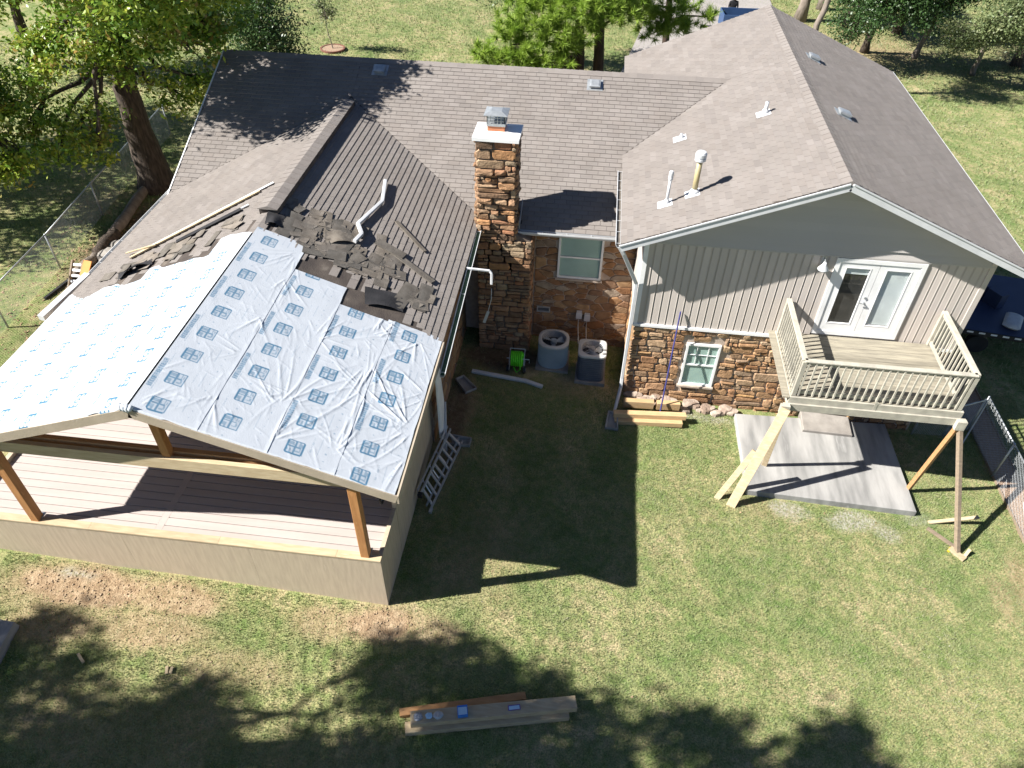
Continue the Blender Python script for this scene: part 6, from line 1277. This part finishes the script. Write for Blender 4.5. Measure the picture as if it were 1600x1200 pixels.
def person(label, x, y, rz):
    g = gz(x)+.06; t = thing('person', label, 'person', (x, y, g))
    J = {'pel': (0, 0, .95), 'sp': (0, .0, 1.18), 'ch': (0, .02, 1.38), 'nk': (0, .03, 1.50), 'hd': (0, .05, 1.60), 'hd2': (0, .06, 1.70),
         'hl': (.10, 0, .90), 'kl': (.12, .03, .50), 'al': (.12, 0, .09), 'tl': (.13, .15, .04), 'hr': (-.10, 0, .90), 'kr': (-.12, .05, .50), 'ar': (-.12, .02, .09), 'tr': (-.13, .17, .04),
         'sl': (.20, .02, 1.42), 'el': (.26, .06, 1.14), 'wl': (.12, .27, 1.10), 'hal': (.04, .32, 1.10), 'sr': (-.20, .02, 1.42), 'er': (-.26, .06, 1.14), 'wr': (-.12, .27, 1.08), 'har': (-.04, .32, 1.08)}
    E_ = [('pel', 'sp'), ('sp', 'ch'), ('ch', 'nk'), ('nk', 'hd'), ('hd', 'hd2'), ('pel', 'hl'), ('hl', 'kl'), ('kl', 'al'), ('al', 'tl'), ('pel', 'hr'), ('hr', 'kr'), ('kr', 'ar'), ('ar', 'tr'), ('ch', 'sl'), ('sl', 'el'), ('el', 'wl'), ('wl', 'hal'), ('ch', 'sr'), ('sr', 'er'), ('er', 'wr'), ('wr', 'har')]
    Rr = dict(pel=.17, sp=.165, ch=.18, nk=.075, hd=.10, hd2=.085, hl=.10, kl=.075, al=.055, tl=.045, hr=.10, kr=.075, ar=.055, tr=.045, sl=.085, el=.06, wl=.045, hal=.035, sr=.085, er=.06, wr=.045, har=.035)
    ks = list(J); me = bpy.data.meshes.new('body'); c, s_ = math.cos(rz), math.sin(rz)
    me.from_pydata([(J[k][0]*c-J[k][1]*s_, J[k][0]*s_+J[k][1]*c, J[k][2]) for k in ks], [(ks.index(a), ks.index(b)) for a, b in E_], [])
    o = bpy.data.objects.new('body', me); link(o); o.parent = t; me.materials.append(MT['cloth'])
    md = o.modifiers.new('skin', 'SKIN'); sv = me.skin_vertices[0].data
    for i, k in enumerate(ks): sv[i].radius = (Rr[k], Rr[k]*.85)
    sv[0].use_root = True; o.modifiers.new('sub', 'SUBSURF').levels = 2; o.modifiers['sub'].render_levels = 2
    W_ = lambda a, b, z: (x+a*c-b*s_, y+a*s_+b*c, g+z)
    for sg in (-1, 1):
        mb = MB(); mb.tube([W_(.05*sg, .30, 1.09), W_(.025*sg, .345, 1.09), W_(.0, .39, 1.08)], [.035, .04, .02], 8)
        for k in range(4): mb.tube([W_(.03*sg, .36, 1.12-.022*k), W_(.005*sg, .40, 1.12-.022*k), W_(-.015*sg, .385, 1.115-.022*k)], [.010, .009, .007], 6)
        mb.tube([W_(.04*sg, .33, 1.12), W_(.02*sg, .35, 1.15), W_(.0, .37, 1.155)], [.011, .010, .008], 6); mb.build('hand', 'skin', t, smooth=True)
    fc = MB(); fc.loops([[W_(.078*k_*math.cos(q), .10+.062*k_*math.sin(q)+.0, z) for q in np.linspace(0, 6.283, 15)[:-1]] for k_, z in ((.5, 1.53), (.85, 1.57), (1, 1.63), (.98, 1.68), (.7, 1.74))]); fc.tube([W_(0, .155, 1.66), W_(0, .185, 1.625), W_(0, .16, 1.615)], [.012, .016, .012], 6); fc.build('face', 'skin', t, smooth=True)
person('person in black hooded clothing standing by the blue trailer', 6.0, 33.2, math.pi)
